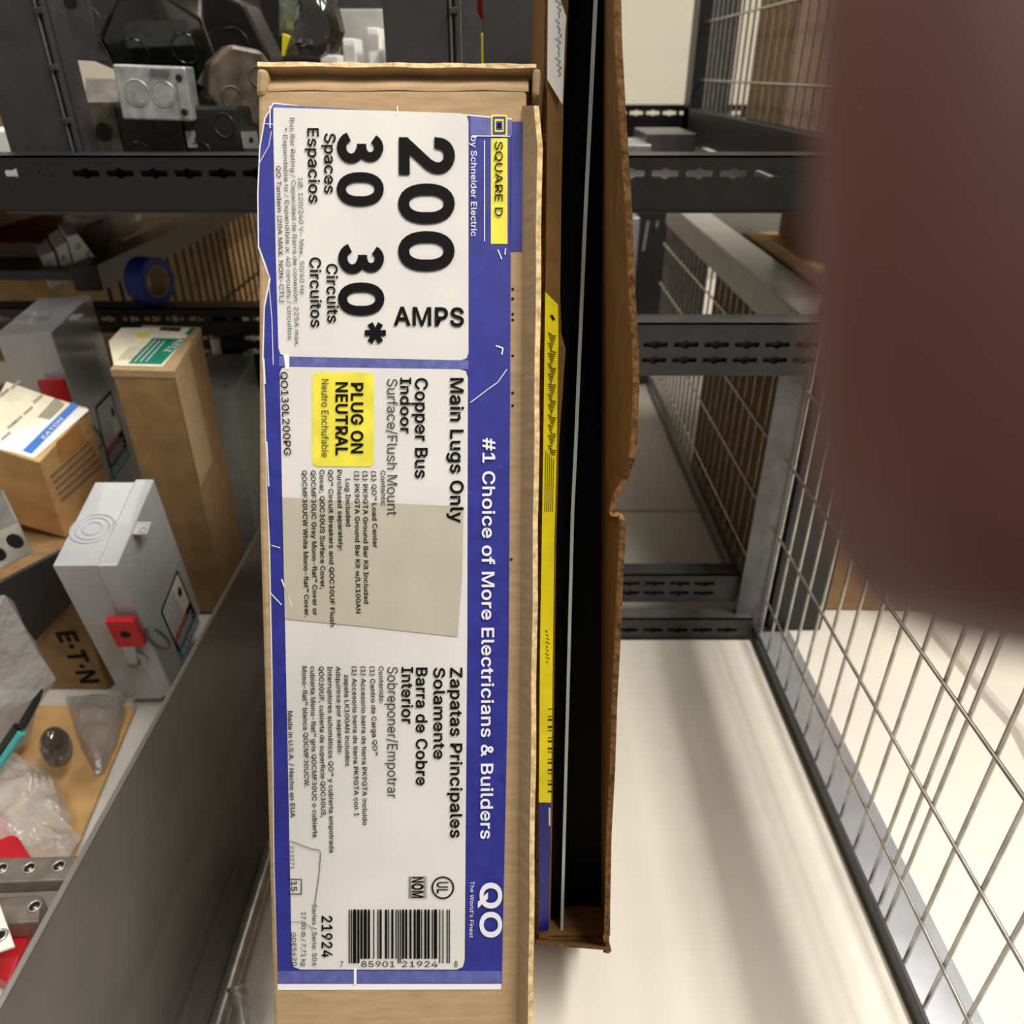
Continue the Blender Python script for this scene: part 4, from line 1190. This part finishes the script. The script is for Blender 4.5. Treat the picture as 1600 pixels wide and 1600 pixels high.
for k in range(5): pline(b, [(185 + 5 * k, 562), (205 + 5 * k, 542)], 1.2, pt, 0.0009, mat('faded_print', (168, 160, 140)))
b.build('top_label', t)
# white sleeve and dark pack behind it, right side
b = MB(BLK); b.box((-0.352, 0.885, ZD), (-0.315, 0.93, -0.245)); 
tag(b.build('dark_pack', bevel=0.002), 'narrow black pack squeezed behind the tall green-labelled carton', 'pack')
b = MB(WHT); b.tube([(-0.348, 0.878, ZD), (-0.348, 0.878, -0.272)], 0.006, 20)
tag(b.build('paper_roll'), 'white paper roll between the tall carton and the grey knockout box', 'roll')

# grey enclosure with knockouts
Me = pose([[0.996, -0.0831, 0.0314], [0.0841, 0.996, -0.0313], [-0.0287, 0.0338, 0.999]], (-0.3485, 0.7549, -0.4986))
WE, DE, HE = 0.0501, 0.1126, 0.2103
t = thing('junction_enclosure', 'slim greenish-grey metal box with round knockouts beside the labelled carton', 'electrical box', M=Me)
b = MB(ENCLG); b.box((0, 0, 0.022), (WE * 0.72, DE, HE)); b.box((-0.001, -0.001, 0), (WE * 0.9, DE, 0.022)); b.build('enclosure_body', t, local=True, bevel=0.0012)
b = MB(ENCLG); b.box((WE * 0.70, 0, 0.024), (WE, DE, HE - 0.0005)); b.prism([(WE * .7, -.0008, HE * .8), (WE * .7, -.0008, HE * .42), (WE * .6, -.0008, HE * .5), (WE * .6, -.0008, HE * .7)][::-1], (0, .001, 0))
b.box((WE * 0.80, DE * 0.93, HE - 0.002), (WE * 1.0, DE, HE + 0.004))
b.build('cover', t, local=True, bevel=0.001)
for c, ax, rr in (((WE * .38, 0, HE * .68), (0, -1, 0), (0.014,)), ((WE * .42, DE * .22, HE), (0, 0, 1), (0.012, 0.007)), ((WE * .42, DE * .70, HE), (0, 0, 1), (0.011, 0.007))):
    for r in rr:
        b = MB(ENCLG); b.ring(c, ax, r, 0.0007, 32); b.build('knockout', t, local=True)
for q in ((WE * .80, DE * .15, HE + .0002), (WE * .82, DE * .60, HE + .0002), (WE * .88, DE * .78, HE + .0002), (WE * .45, -0.0012, 0.012)):
    b = MB(HOLE)
    b.disc(q, (0, 0, 1) if q[1] > 0 else (0, -1, 0), 0.0017, 0.0003, 12)
    b.build('screw_hole', t, local=True)

# lower brown carton with the black lettering
t = thing('brown_carton', 'brown carton with black lettering underneath the blue-striped carton', 'carton', loc=(-0.5, 0.53, ZD))
b = MB(CARD2); b.box((-0.66, 0.535, ZD), (-0.376, 0.705, -0.392)); b.build('carton_body', t, bevel=0.0015)
pf = Plane((0, 0.535, 0), (0, -1, 0))
b = MB(INK)
text(b, 'E·T·N', (87, 988), (128, 1068), (115, 986), pf, INK, 0.03, 0.0006)
b.build('printed_text', t)

# aluminium lug block and the plate under it
t = thing('lug_block', 'silver aluminium lug block with two round black holes at the left edge', 'connector', loc=at(10, 880, y=0.50))
b = MB(ALU)
A = [at(-60, 852, y=0.5), at(28, 812, y=0.5), at(53, 866, y=0.5), at(-35, 908, y=0.5)]
b.prism(A, at(4, 762, y=0.533) - A[1], ALU)
b.build('block_body', t, bevel=0.002)
b = MB(HOLE)
for (u, v) in ((23, 846), (-4, 866)):
    c = at(u, v, y=0.4995); b.disc(c, (0, -1, 0), 0.0063, 0.0002, 24)
b.build('cable_hole', t)
b = MB(STEELG)
e0, e1 = at(-30, 922, y=0.505), at(92, 858, y=0.512)
b.prism([e0, e1, e1 + Vector((0, .0, -.003)), e0 + Vector((0, 0, -.003))], (0.0, 0.022, -0.012))
b.prism([e0 + Vector((0, 0, -.003)), e1 + Vector((0, 0, -.003)), e1 + Vector((0, .012, -.05)), e0 + Vector((0, .012, -.08))], (0, 0.002, 0), STEELD)
tag(b.build('tray_or_shade_block', bevel=0.0006), 'dark steel tray edge below the silver lug block', 'tray')


# ------------------------------------------------------------------ plastic bags and small parts, left foreground
def crumple(name, label, cat, pts2, y, thick, m, amp=0.006, freq=40, seed=0, group=None, flat=None):
    """a crumpled bag: pixel outline pts2 at depth y, puffed to thick"""
    c2_ = Vector((sum(p[0] for p in pts2) / len(pts2), sum(p[1] for p in pts2) / len(pts2)))
    b = MB(m)
    n = len(pts2); dense = []
    for i in range(n):
        p, q_ = Vector(pts2[i]), Vector(pts2[(i + 1) % n])
        for k in range(4): dense.append(p.lerp(q_, k / 4))
    n = len(dense); rings = 7
    for side in (1, -1):
        vs = []
        for r_ in range(rings):
            f = 1 - r_ / (rings - 0.5)
            for p in dense:
                q_ = c2_.lerp(p, f)
                P = at(q_.x, q_.y, y=y) if flat is None else at(q_.x, q_.y, z=ZD + flat)
                h = thick * math.sqrt(max(0, 1 - f * f)) * (1 if side > 0 else 0.45)
                nz = noise.noise_vector(P * freq + Vector((seed, side, 0)))
                P = P + (Vector((nz.x * amp * .6, -side * h + nz.y * amp, nz.z * amp * .6)) if flat is None else Vector((nz.x * amp * .6, nz.y * amp * .6, side * h + nz.z * amp))) if r_ else P + Vector((noise.noise(P * freq) * amp * .4, 0, noise.noise(P * freq + Vector((9, 0, 0))) * amp * .4))
                P.z = max(P.z, ZD + 0.0012)
                vs.append(P)
        fs = [[r_ * n + k, r_ * n + (k + 1) % n, (r_ + 1) * n + (k + 1) % n, (r_ + 1) * n + k] for r_ in range(rings - 1) for k in range(n)]
        fs.append([(rings - 1) * n + k for k in range(n)])
        b.add(vs, [f if side > 0 else f[::-1] for f in fs], m)
    o = b.build(name, weld=True)
    return tag(o, label, cat, group)


b = MB(CARDW)
b.prism([at(60, 1105, z=ZD + .0005), at(213, 1105, z=ZD + .0005), at(141, 1278, z=ZD + .0005), at(112, 1350, z=ZD + .0005), at(-150, 1350, z=ZD + .0005)][::-1], (0, 0, 0.002))
tag(b.build('cardboard_sheet'), 'flat tan cardboard sheet lying under the plastic bags', 'cardboard')
crumple('plastic_bag', 'dull grey plastic bag bulging at the left edge below the lug block', 'bag', [(-90, 940), (10, 932), (40, 985), (86, 1060), (60, 1110), (45, 1160), (0, 1200), (-90, 1210)], 0.455, 0.03, FILMG, 0.006, 30, 3)
crumple('plastic_bag', 'pointed clear bag hanging below the black-lettered carton', 'bag', [(104, 1088), (150, 1086), (190, 1088), (196, 1110), (180, 1160), (160, 1205), (150, 1212), (120, 1150)], 0.47, 0.012, FILMG, 0.003, 60, 11, flat=0.006)
crumple('plastic_bag', 'crumpled clear bag with bright creases above the drilled metal bar', 'bag', [(-60, 1190), (30, 1180), (60, 1195), (95, 1230), (112, 1275), (100, 1300), (128, 1312), (110, 1342), (40, 1345), (-60, 1330)], 0.385, 0.020, FILM, 0.010, 50, 5, flat=0.012)
b = MB(FILMD)
cc = at(88, 1168, y=0.425)
b.sphere(cc, (0.0105, 0.012, 0.019), 20, 14)
o = b.build('smoky_lens'); tag(o, 'dark smoky oval plastic lens between the clear bags', 'plastic cover')
o.rotation_euler = (0, 0, 0)
t = thing('marker_pen', 'black and teal pen lying on the grey plastic bag', 'pen', loc=at(10, 1190, y=0.405))
p0, p1, p2_ = at(66, 1078, y=0.425), at(34, 1135, y=0.415), at(-30, 1232, y=0.40)
b = MB(BLK); b.tube([p0, p0.lerp(p1, .3), p1], [0.001, 0.0028, 0.0035], 12); b.tube([p1 + Vector((-.003, 0, 0)), p2_ + Vector((-.005, 0, 0))], 0.0035, 12); b.build('pen_body', t)
b = MB(TEAL); b.tube([p1 + Vector((.0005, -.003, -.003)), p2_ + Vector((.002, -.003, 0))], 0.0029, 12); tag(b.build('pen_barrel', t), 'teal barrel')

# red parts and drilled bars, lying flat on the shelf
def slab(b, quad, h, th, m):
    b.prism([at(*q, z=ZD + h) for q in quad], (0, 0, -th), m)


b = MB(REDP); slab(b, [(-70, 1210), (2, 1264), (50, 1342), (-70, 1346)], 0.024, 0.022, REDP)
tag(b.build('red_wedge', bevel=0.002), 'red plastic wedge showing above the drilled metal bar', 'plastic part')
b = MB(REDP); slab(b, [(-70, 1440), (52, 1440), (14, 1536), (-70, 1500)], 0.014, 0.0135, REDP)
tag(b.build('red_block', bevel=0.002), 'red plastic block under the lower metal bar', 'plastic part')


def bus(label, quad, h, th, holes, mt):
    t = thing('ground_bar', label, 'metal bar', loc=at(*quad[3], z=ZD + h - th), group='drilled metal bars at the lower left')
    b = MB(mt); slab(b, quad, h, th, mt); b.build('bar_body', t, bevel=0.001)
    for (u, v) in holes:
        b = MB(ALU, HOLE)
        c = at(u, v, z=ZD + h + 0.0003)
        b.ring(c, (0, 0, 1), 0.0038, 0.0008, 22, ALU); b.disc(c, (0, 0, -1), 0.0033, 0.0002, 18, HOLE); b.sphere(c + Vector((.001, -0.001, 0)), (0.0016, 0.0014, 0.0007), 10, 8, ALU)
        b.build('screw_hole', t)
    return t


bus('drilled grey metal bar with three screw holes, upper of the two bars', [(-70, 1342), (122, 1337), (113, 1374), (-70, 1382)], 0.044, 0.012, [(2, 1357), (46, 1356), (92, 1353)], ALUD)
bus('lower dull metal bar with one screw hole, above the red block', [(-70, 1404), (66, 1399), (60, 1440), (-70, 1446)], 0.031, 0.016, [(54, 1416)], ALUD)
t = thing('white_tab', 'white plate with a round screw at the bottom left corner', 'metal plate', loc=at(0, 1485, z=ZD + 0.035))
b = MB(WHT); slab(b, [(-70, 1396), (-2, 1408), (23, 1478), (-70, 1510)], 0.047, 0.002, WHT); b.build('plate', t, bevel=0.0006)
b = MB(ALU); c = at(0, 1462, z=ZD + .0474); b.ring(c, (0, 0, 1), 0.0036, 0.001, 24); b.disc(c, (0, 0, -1), 0.003, 0.0002, 16, HOLE); b.build('screw', t)

# ------------------------------------------------------------------ left mid distance: cartons behind
def carton(name, label, u0, v0, u1, v1, y, dep, m, group=None, cat='carton', zb=None):
    a, c = at(u0, v0, y=y), at(u1, v1, y=y)
    z0 = min(a.z, c.z) if zb is None else zb
    z1 = max(a.z, c.z)
    b = MB(m); b.box((a.x, y, z0), (c.x, y + dep, z1), m)
    o = b.build(name, bevel=0.0012)
    tag(o, label, cat, group)
    return o, Plane((0, y, 0), (0, -1, 0))


ZS = -0.1995
o, pl = carton('red_carton', 'dim carton with red stripes on the left raised shelf', -80, 378, 84, 470, 0.97, 0.2, REDC, zb=ZS)
b = MB(mat('carton_dim_tan', (120, 106, 88), 0.7, var=0.05)); prect(b, -80, 380, 80, 402, pl, 0.0006, b.mats[0]); prect(b, -80, 408, 66, 414, pl, 0.0006, b.mats[0])
WM[o.name] = Matrix()
b.build('printed_band', o)
for i, (q, lab_) in enumerate((([(64, 400), (84, 393), (98, 440), (80, 453)], 'leftmost of the three small white cartons behind the far switch box'),
                               ([(88, 388), (104, 378), (118, 432), (102, 444)], 'middle one of three small white cartons behind the far switch box'),
                               ([(104, 370), (122, 366), (156, 412), (122, 433)], 'rightmost small white carton of three behind the far switch box, with a wrinkled film corner'))):
    yq = 0.93 - i * 0.0
    b = MB(WHITE)
    P = [at(u, v, y=yq) for u, v in q]
    dz = ZS - min(p.z for p in P)
    b.prism(P, (-0.04, 0.06, 0.004))
    for k in range(2):
        cpx = Vector(q[0]).lerp(Vector(q[2]), 0.35 + 0.28 * k)
        prect(b, cpx.x - 3, cpx.y - 5, cpx.x + 3, cpx.y + 5, Plane((0, yq, 0), (0, -1, 0)), 0.0006, mat('faded_print', (168, 160, 140)))
    tag(b.build('white_carton', bevel=0.0006), lab_, 'carton', 'small white cartons at the left')
b = MB(FILM)
c = at(170, 372, y=1.08)
b.sphere((c.x, 1.08, ZS + 0.03), (0.05, 0.045, 0.032), 24, 14)
tag(b.build('clear_dome'), 'rounded clear plastic pack beyond the small white cartons', 'plastic pack')
b = MB(mat('grey_card', (128, 126, 122), 0.6, var=0.04)); P = [at(u, v, y=1.0) for u, v in ((128, 360), (162, 345), (172, 398), (150, 402))]
b.prism(P, (-0.01, 0.02, 0))
tag(b.build('grey_card_box', bevel=0.001), 'grey flat box leaning inside the clear plastic pack', 'box')
b = MB(CARDW)
b.box((-1.05, 1.46, ZD), (-0.52, 1.60, -0.06)); 
tag(b.build('tan_carton', bevel=0.002), 'large tan carton behind the left mesh side', 'carton')
b = MB(CARD); b.box((-0.95, 1.1, ZS), (-0.72, 1.35, -0.105)); 
tag(b.build('tan_carton', bevel=0.002), 'tan carton behind the red-striped carton under the dark beam', 'carton')
b = MB(WHT); b.box((-0.75, 1.72, ZD - .0095), (-0.12, 1.90, -0.428)); tag(b.build('white_carton', bevel=0.002), 'long white carton low behind the left mesh, bottom of the stack', 'carton')
b = MB(STEELG); b.box((-0.75, 1.72, -0.4275), (-0.12, 1.90, -0.372)); tag(b.build('grey_carton', bevel=0.002), 'flat grey carton in the middle of the stack behind the left mesh', 'carton')
b = MB(CARD); b.box((-0.75, 1.72, -0.3715), (-0.12, 1.90, 0.0)); tag(b.build('tan_carton', bevel=0.002), 'tan carton on top of the grey one behind the left mesh', 'carton')
# roll of blue tape on the left beam
t = thing('tape_roll', 'roll of blue tape standing on the left beam by the black mesh', 'tape', loc=at(235, 470, y=0.89))
c = at(222, 443, y=0.892); ax = Vector((1, -0.35, 0)).normalized()
a_ = ax.orthogonal().normalized(); b_ = ax.cross(a_)
c.z = -0.2345 + 0.0265


def annulus(mb, c, ax, r0, r1, h, m, seg=36):
    ax = ax.normalized(); a = ax.orthogonal().normalized(); bb = ax.cross(a); vs = []
    for i in range(seg):
        d = a * math.cos(2 * math.pi * i / seg) + bb * math.sin(2 * math.pi * i / seg)
        vs += [c + d * r0, c + d * r1, c + d * r1 + ax * h, c + d * r0 + ax * h]
    fs = []
    for i in range(seg):
        j = (i + 1) % seg
        for k in range(4): fs.append([i * 4 + k, i * 4 + (k + 1) % 4, j * 4 + (k + 1) % 4, j * 4 + k])
    mb.add(vs, fs, m)


b = MB(BLUET); annulus(b, c, ax, 0.0175, 0.0262, 0.024, BLUET); b.build('tape_winding', t)
b = MB(CARD); annulus(b, c, ax, 0.0160, 0.0174, 0.024, CARD); b.build('cardboard_core', t)

# ------------------------------------------------------------------ upper left: electrical boxes on the dark shelf
ZT = -0.0895


def zoct(name, label, u, v, y, r, dep, rot, m, cat='electrical box', group='electrical boxes on the dark shelf', sides=8):
    c = at(u, v, y=y)
    Mx = Matrix.Translation(c) @ Matrix.Rotation(R(rot[2]), 4, 'Z') @ Matrix.Rotation(R(rot[0]), 4, 'X') @ Matrix.Rotation(R(rot[1]), 4, 'Y')
    t = thing(name, label, cat, M=Mx, group=group)
    b = MB(m)
    P = [(r * math.cos(2 * math.pi * (i + .5) / sides), -dep / 2, r * math.sin(2 * math.pi * (i + .5) / sides)) for i in range(sides)]
    b.prism(P[::-1], (0, dep, 0)); b.build('box_shell', t, local=True, bevel=0.003)
    for dx, dz in ((0.35, 0.3), (-0.35, -0.3)):
        b = MB(m); b.ring((r * dx, -dep / 2, r * dz), (0, 1, 0), r * 0.25, 0.0008, 24); b.build('knockout', t, local=True)
    b = MB(GALV)
    b.box((r * 0.75, -dep / 2 - 0.001, -0.006), (r * 1.12, -dep / 2 + 0.0005, 0.006)); b.disc((r * 0.98, -dep / 2 - .0012, 0), (0, -1, 0), 0.002, 0.0002, 12, HOLE)
    b.build('screw_tab', t, local=True)
    return t


zoct('octagon_box', 'black octagonal box with a shiny corner tab, above the silver box', 252, 62, 0.735, 0.043, 0.05, (20, 35, 15), BLKG)
zoct('octagon_box', 'dark grey box tilted at the top, right of the steel upright', 190, 20, 0.82, 0.048, 0.04, (0, 20, -10), STEELB)
zoct('octagon_box', 'dull brown-grey octagonal box left of the carton corner', 378, 135, 0.72, 0.030, 0.04, (0, 10, 25), OLIVE)
zoct('octagon_box', 'black box low in the pile, under the silver box', 250, 215, 0.70, 0.036, 0.04, (0, 0, 5), BLK, sides=4)
zoct('octagon_box', 'tall black box between the octagonal boxes', 338, 90, 0.87, 0.06, 0.05, (0, 22, 0), BLK)
zoct('octagon_box', 'black box at the right foot of the pile beside the carton', 350, 215, 0.70, 0.034, 0.04, (0, 0, -8), BLK, sides=4)
zoct('octagon_box', 'dark box at the very top, behind the octagonal box', 320, 0, 0.95, 0.055, 0.05, (0, 40, 0), STEELD)
# silver handy box
c = at(240, 146, y=0.665)
t = thing('handy_box', 'small bright galvanized box with two round knockouts on the black boxes', 'electrical box', M=Matrix.Translation(c) @ Matrix.Rotation(R(2), 4, 'Y') @ Matrix.Rotation(R(8), 4, 'Z'), group='electrical boxes on the dark shelf')
b = MB(GALV); b.box((-0.026, 0, -0.0185), (0.026, 0.03, 0.0185)); b.build('box_shell', t, local=True, bevel=0.0015)
for x_ in (-0.012, 0.007):
    b = MB(GALV); b.ring((x_, 0, 0), (0, 1, 0), 0.0088, 0.0007, 28); b.disc((x_, 0.0, 0), (0, -1, 0), 0.0075, 0.001, 28); b.build('knockout', t, local=True)
b = MB(GALV); b.box((0.001, -0.003, 0.013), (0.014, 0.001, 0.016), STEELG); b.box((0.019, -0.003, -0.011), (0.023, 0.001, 0.01), GALV); b.disc((0.021, -0.0032, 0.011), (0, -1, 0), 0.0025, 0.0005, 14, HOLE); b.disc((0.021, -0.0032, -0.012), (0, -1, 0), 0.0025, 0.0005, 14, HOLE); b.build('clamp', t, local=True)
# straps
t = thing('pipe_strap', 'curved dark flat strap with a round hole, at the left end of the pile', 'strap', loc=at(160, 235, y=0.68))
b = MB(OLIVE)
Lp = [(134, 122), (133, 160), (137, 200), (143, 240)]; Rp = [(186, 124), (186, 160), (188, 200), (196, 240)]
ys_ = [0.72, 0.69, 0.685, 0.68]
for i in range(3): b.poly([at(*Lp[i], y=ys_[i]), at(*Lp[i + 1], y=ys_[i + 1]), at(*Rp[i + 1], y=ys_[i + 1]), at(*Rp[i], y=ys_[i])], OLIVE)
b.build('strap_body', t, solid=0.003)
b = MB(HOLE); b.disc(at(162, 205, y=.6815), (0, -1, .05), 0.0062, 0.0004, 22); b.build('strap_hole', t)
t = thing('pipe_strap', 'broad grey bent strap at the top left beside the upright', 'strap', loc=at(115, 95, y=0.70))
b = MB(STEELB)
Lp = [(74, -40), (86, 0), (100, 50), (118, 92)]; Rp = [(128, -40), (138, 0), (146, 45), (168, 95)]
for i in range(3): b.poly([at(*Lp[i], y=.72 - .006 * i), at(*Lp[i + 1], y=.714 - .006 * i), at(*Rp[i + 1], y=.714 - .006 * i), at(*Rp[i], y=.72 - .006 * i)], STEELB)
b.build('strap_body', t, solid=0.003)
b = MB(HOLE); b.disc(at(109, 0, y=.7125), (0, -1, .05), 0.0055, 0.0004, 22); b.build('strap_hole', t)
# shiny dark clear packs
crumple('blister_pack', 'shiny dark plastic pack with bright glints behind the carton top', 'pack', [(448, 90), (462, 40), (470, -10), (500, -40), (528, 10), (537, 50), (530, 82), (500, 96)], 0.70, 0.018, FILMD, 0.007, 35, 21)
crumple('blister_pack', 'pale greenish clear pack left of the shiny dark one', 'pack', [(436, 55), (436, 0), (450, -40), (500, -40), (490, 10), (462, 52)], 0.75, 0.012, film('green_film', (140, 150, 128), 0.6), 0.005, 35, 25)
b = MB(YEL2)
b.prism([at(440, 88, y=.73), at(441, 52, y=.73), at(456, 58, y=.73), at(462, 88, y=.73)], (0, 0.01, 0))
tag(b.build('yellow_tag', bevel=0.0006), 'small yellow tag next to the shiny dark plastic pack', 'tag')
# white cartons further back
for i, (u0, v0, u1, v1, yy, lab_) in enumerate(((535, 60, 558, 110, 0.98, 'white paper carton at the left of the trio behind the carton top'), (573, 43, 596, 110, 0.97, 'tallest of the trio of white cartons behind the carton top'),
                                              (598, 60, 627, 110, 0.955, 'white carton touching the dark upright, right of the trio'), (500, 86, 530, 115, 0.95, 'low white carton under the shiny dark pack'))):
    o, pl = carton('white_carton', lab_, u0, v0, u1, v1, yy, 0.05, WHT, 'white cartons on the dark shelf', zb=ZT)
    WM[o.name] = Matrix()
    b = MB(INKG)
    for k in range(4): pline(b, [(u0 + 5 + k * 4, v0 + 10), (u0 + 5 + k * 4, v0 + 36)], 1.1, pl, 0.0006, INKG)
    b.build('printed_lines', o)
o, pl = carton('grey_carton', 'light grey carton behind the white cartons, beside the dark upright', 530, 14, 640, 110, 1.05, 0.08, mat('pale_grey_card', (176, 174, 168), 0.6, var=0.1, scale=30), zb=ZT)
o, pl = carton('dark_backing', 'dark grey bin at the top behind the pale carton, widened as dark backing', 520, -60, 790, 110, 1.14, 0.08, STEELB, cat='bin', zb=ZT)  # stretched right as added dark backing for the gap between the uprights
# red and yellow tools between the two uprights
b = MB(REDP); b.tube([at(753, -40, y=.70), at(754, 20, y=.70), at(754, 31, y=.70)], [0.0045, 0.0045, 0.001], 14)
tag(b.build('red_tool'), 'red tool handle hanging at the top between two dark uprights', 'tool')
b = MB(YEL2); a, c = at(751.5, 52, y=.71), at(758, 52, y=.71); b.box((a.x, .71, ZT), (c.x, .716, a.z))
tag(b.build('yellow_stick', bevel=0.0005), 'thin yellow stick between the two dark uprights', 'stick')
b = MB(BLK); b.box((-0.398, 1.14, ZT), (-0.235, 1.26, 0.35)); tag(b.build('dark_backing', bevel=0.003), 'added black backing behind the pile of electrical boxes', 'bin')  # block added to keep the gaps between the boxes dark
b = MB(STEELB); b.box((-0.95, 0.79, -0.098), (-0.402, 1.298, -0.0905)); tag(b.build('shelf_board', bevel=0.001), 'dark steel shelf left of the wide upright, under the far left white carton', 'shelf board')
# left edge bits
o, pl = carton('white_carton', 'white carton seen at the far left beside the wide upright', -60, 205, 40, 240, 0.80, 0.08, WHT, zb=ZT)
o, pl = carton('tan_box', 'tan box at the far left above the white carton', -60, 160, 30, 240, 0.95, 0.08, CARD2, zb=ZT)

# ------------------------------------------------------------------ right side background
o, pl = carton('grey_bin', 'dark grey bin on the shelf right of the open carton', 1010, 208, 1084, 250, 0.95, 0.10, STEELG, cat='bin', zb=ZT)
o, pl = carton('grey_bin', 'low blue-grey bin between the open carton and the dark grey bin', 960, 226, 1017, 250, 0.90, 0.10, STEELL, cat='bin', zb=ZT)
o, pl = carton('grey_bin', 'dull grey bin under the right mesh, last in the row', 1086, 215, 1120, 250, 0.93, 0.10, OLIVE, cat='bin', zb=ZT) if False else (None, None)
o, pl = carton('dark_panel_box', 'dark charcoal panel box seen under the dark beam', 996, 300, 1100, 464, 1.72, 0.12, STEELD, cat='electrical box', zb=ZD - 0.01)
b = MB(STEELL)
pline(b, [(1013, 345), (1005, 392)], 3, pl, 0.0008, STEELL); pline(b, [(1028, 345), (1026, 356)], 2.5, pl, 0.0008, STEELL)
WM[o.name] = Matrix(); b.build('pale_streaks', o)  # two pale streaks drawn on the panel face
o, pl = carton('grey_carton', 'narrow pale grey carton left of the charcoal panel box', 955, 340, 990, 464, 1.62, 0.05, STEELL, zb=ZD - 0.01)
# cartons on the raised right shelf
t = thing('open_box', 'open tan carton lit warmly on the raised right shelf', 'carton', loc=(0.38, 0.9, -0.188))
b = MB(CARDW)
x0, x1, y0, y1, z0, z1 = 0.304, 0.56, 0.72, 1.06, -0.1875, -0.172
b.box((x0, y0, z0), (x1, y1, z0 + 0.003)); b.build('carton_tray', t, bevel=0.0008)
b = MB(CARD); b.box((0.345, 0.86, z0 + .003), (0.54, 1.04, -0.135)); b.build('inner_box', t, bevel=0.001)
b = MB(CARDW); b.box((0.308, 0.685, -0.1875), (0.50, 0.715, -0.183))
tag(b.build('cork_sheet'), 'speckled tan sheet at the end of the raised right shelf', 'sheet')
# pinkish carton behind the upper mesh
b = MB(CARDP); b.box((0.287, 0.70, -0.0885), (0.355, 0.912, 0.42)); 
tag(b.build('pink_carton', bevel=0.002), 'tall pinkish-tan carton behind the upper right mesh', 'carton')
b = MB(CARD2); b.box((0.287, 0.922, -0.0885), (0.355, 1.06, 0.42)); 
tag(b.build('brown_carton', bevel=0.002), 'tall dark brown carton behind the upper right mesh, beside the steel post', 'carton')
b = MB(STEELB); b.box((0.279, 0.69, -0.098), (0.36, 1.07, -0.089)); tag(b.build('shelf_board'), 'dark shelf under the pinkish carton at upper right', 'shelf board')
# brown cartons behind the lower far mesh
b = MB(CARD2); b.box((0.272, 0.664, ZD - 0.0), (0.312, 1.035, -0.2225)); 
tag(b.build('brown_carton', bevel=0.002), 'big brown carton behind the lower far mesh', 'carton')
b = MB(DECK); b.box((0.262, 0.6625, ZD - 0.018), (1.15, 1.36, ZD - 0.0008)); tag(b.build('shelf_board'), 'shelf board behind the lower far mesh under the brown carton', 'shelf board')
# right bay: large carton and dark post
b = MB(CARDW)
b = MB(CARD2); b.box((0.320, 0.656, ZD), (1.05, 0.95, -0.206))
tag(b.build('large_carton', bevel=0.002), 'large plain tan carton standing behind the near right mesh', 'carton')
b = MB(STEELD); b.box((0.262, 0.622, ZD - 0.0), (0.318, 0.650, 0.02), STEELD)
tag(b.build('upright_post', bevel=0.001), 'dark steel upright behind the near right mesh beside the tan carton', 'post')
# clear tube
b = MB(TUBEM)
P = [at(u, v, z=ZD + 0.004) for u, v in ((1462, 985), (1500, 1030), (1545, 1085), (1590, 1135), (1618, 1190))]
b.tube(P, 0.0042, 12)
tag(b.build('clear_tube'), 'bent clear plastic tube on the white board behind the right mesh', 'tube')


# ------------------------------------------------------------------ the fingertip over the lens
def cw(r, u, f): return CX * r + CU * u + CF * f


sk = [  # (point, radius) chains sharing the wrist vertex
    (cw(0.090, 0.150, 0.030), 0.026),   # 0 wrist
    (cw(0.070, 0.115, 0.032), 0.024),   # 1 palm
    (cw(0.048, 0.088, 0.036), 0.0125),  # 2 index knuckle
    (cw(0.0300, 0.050, 0.0365), 0.0115),
    (cw(0.0252, 0.024, 0.0350), 0.0116),
    (cw(0.0243, 0.0025, 0.0345), 0.0116),
    (cw(0.0243, -0.0074, 0.0345), 0.0092),
    (cw(0.062, 0.082, 0.020), 0.012), (cw(0.060, 0.060, -0.010), 0.0095), (cw(0.046, 0.056, -0.028), 0.008),
    (cw(0.078, 0.085, 0.014), 0.0115), (cw(0.078, 0.062, -0.014), 0.009), (cw(0.060, 0.057, -0.030), 0.0078),
    (cw(0.092, 0.092, 0.012), 0.010), (cw(0.094, 0.074, -0.012), 0.008), (cw(0.080, 0.070, -0.026), 0.0068),
    (cw(0.060, 0.128, 0.008), 0.013), (cw(0.036, 0.118, -0.012), 0.0105), (cw(0.018, 0.104, -0.022), 0.009)]
ed_ = [(0, 1), (1, 2), (2, 3), (3, 4), (4, 5), (5, 6), (1, 7), (7, 8), (8, 9), (1, 10), (10, 11), (11, 12), (1, 13), (13, 14), (14, 15), (1, 16), (16, 17), (17, 18)]
me = bpy.data.meshes.new('person')
me.from_pydata([tuple(p) for p, r in sk], ed_, [])
me.materials.append(SKIN)
hand = bpy.data.objects.new('person', me)
COL.objects.link(hand)
WM['person'] = Matrix()
md = hand.modifiers.new('skin', 'SKIN')
md.use_smooth_shade = True
for v, (p, r) in zip(me.skin_vertices[0].data, sk): v.radius = (r, r)
me.skin_vertices[0].data[0].use_root = True
hand.modifiers.new('sub', 'SUBSURF').levels = 2
hand.modifiers['sub'].render_levels = 2
tag(hand, 'out-of-focus reddish fingertip of a person hanging over the right side of the view', 'person')
b = MB(NAIL)
nb = []
for i in range(7):
    for k in range(6):
        a = (i - 3) / 3.0
        rr = 0.0094
        th_ = a * 0.75
        nb.append(cw(0.0243 + rr * math.sin(th_), -0.0015 + k * 0.0021 - 0.0012 * a * a, 0.0345 + rr * math.cos(th_) + 0.0002))
b.add(nb, [[i * 6 + k, i * 6 + k + 1, (i + 1) * 6 + k + 1, (i + 1) * 6 + k] for i in range(6) for k in range(5)], NAIL, True)
tag(b.build('fingernail', hand, solid=0.0004), 'nail of the fingertip')
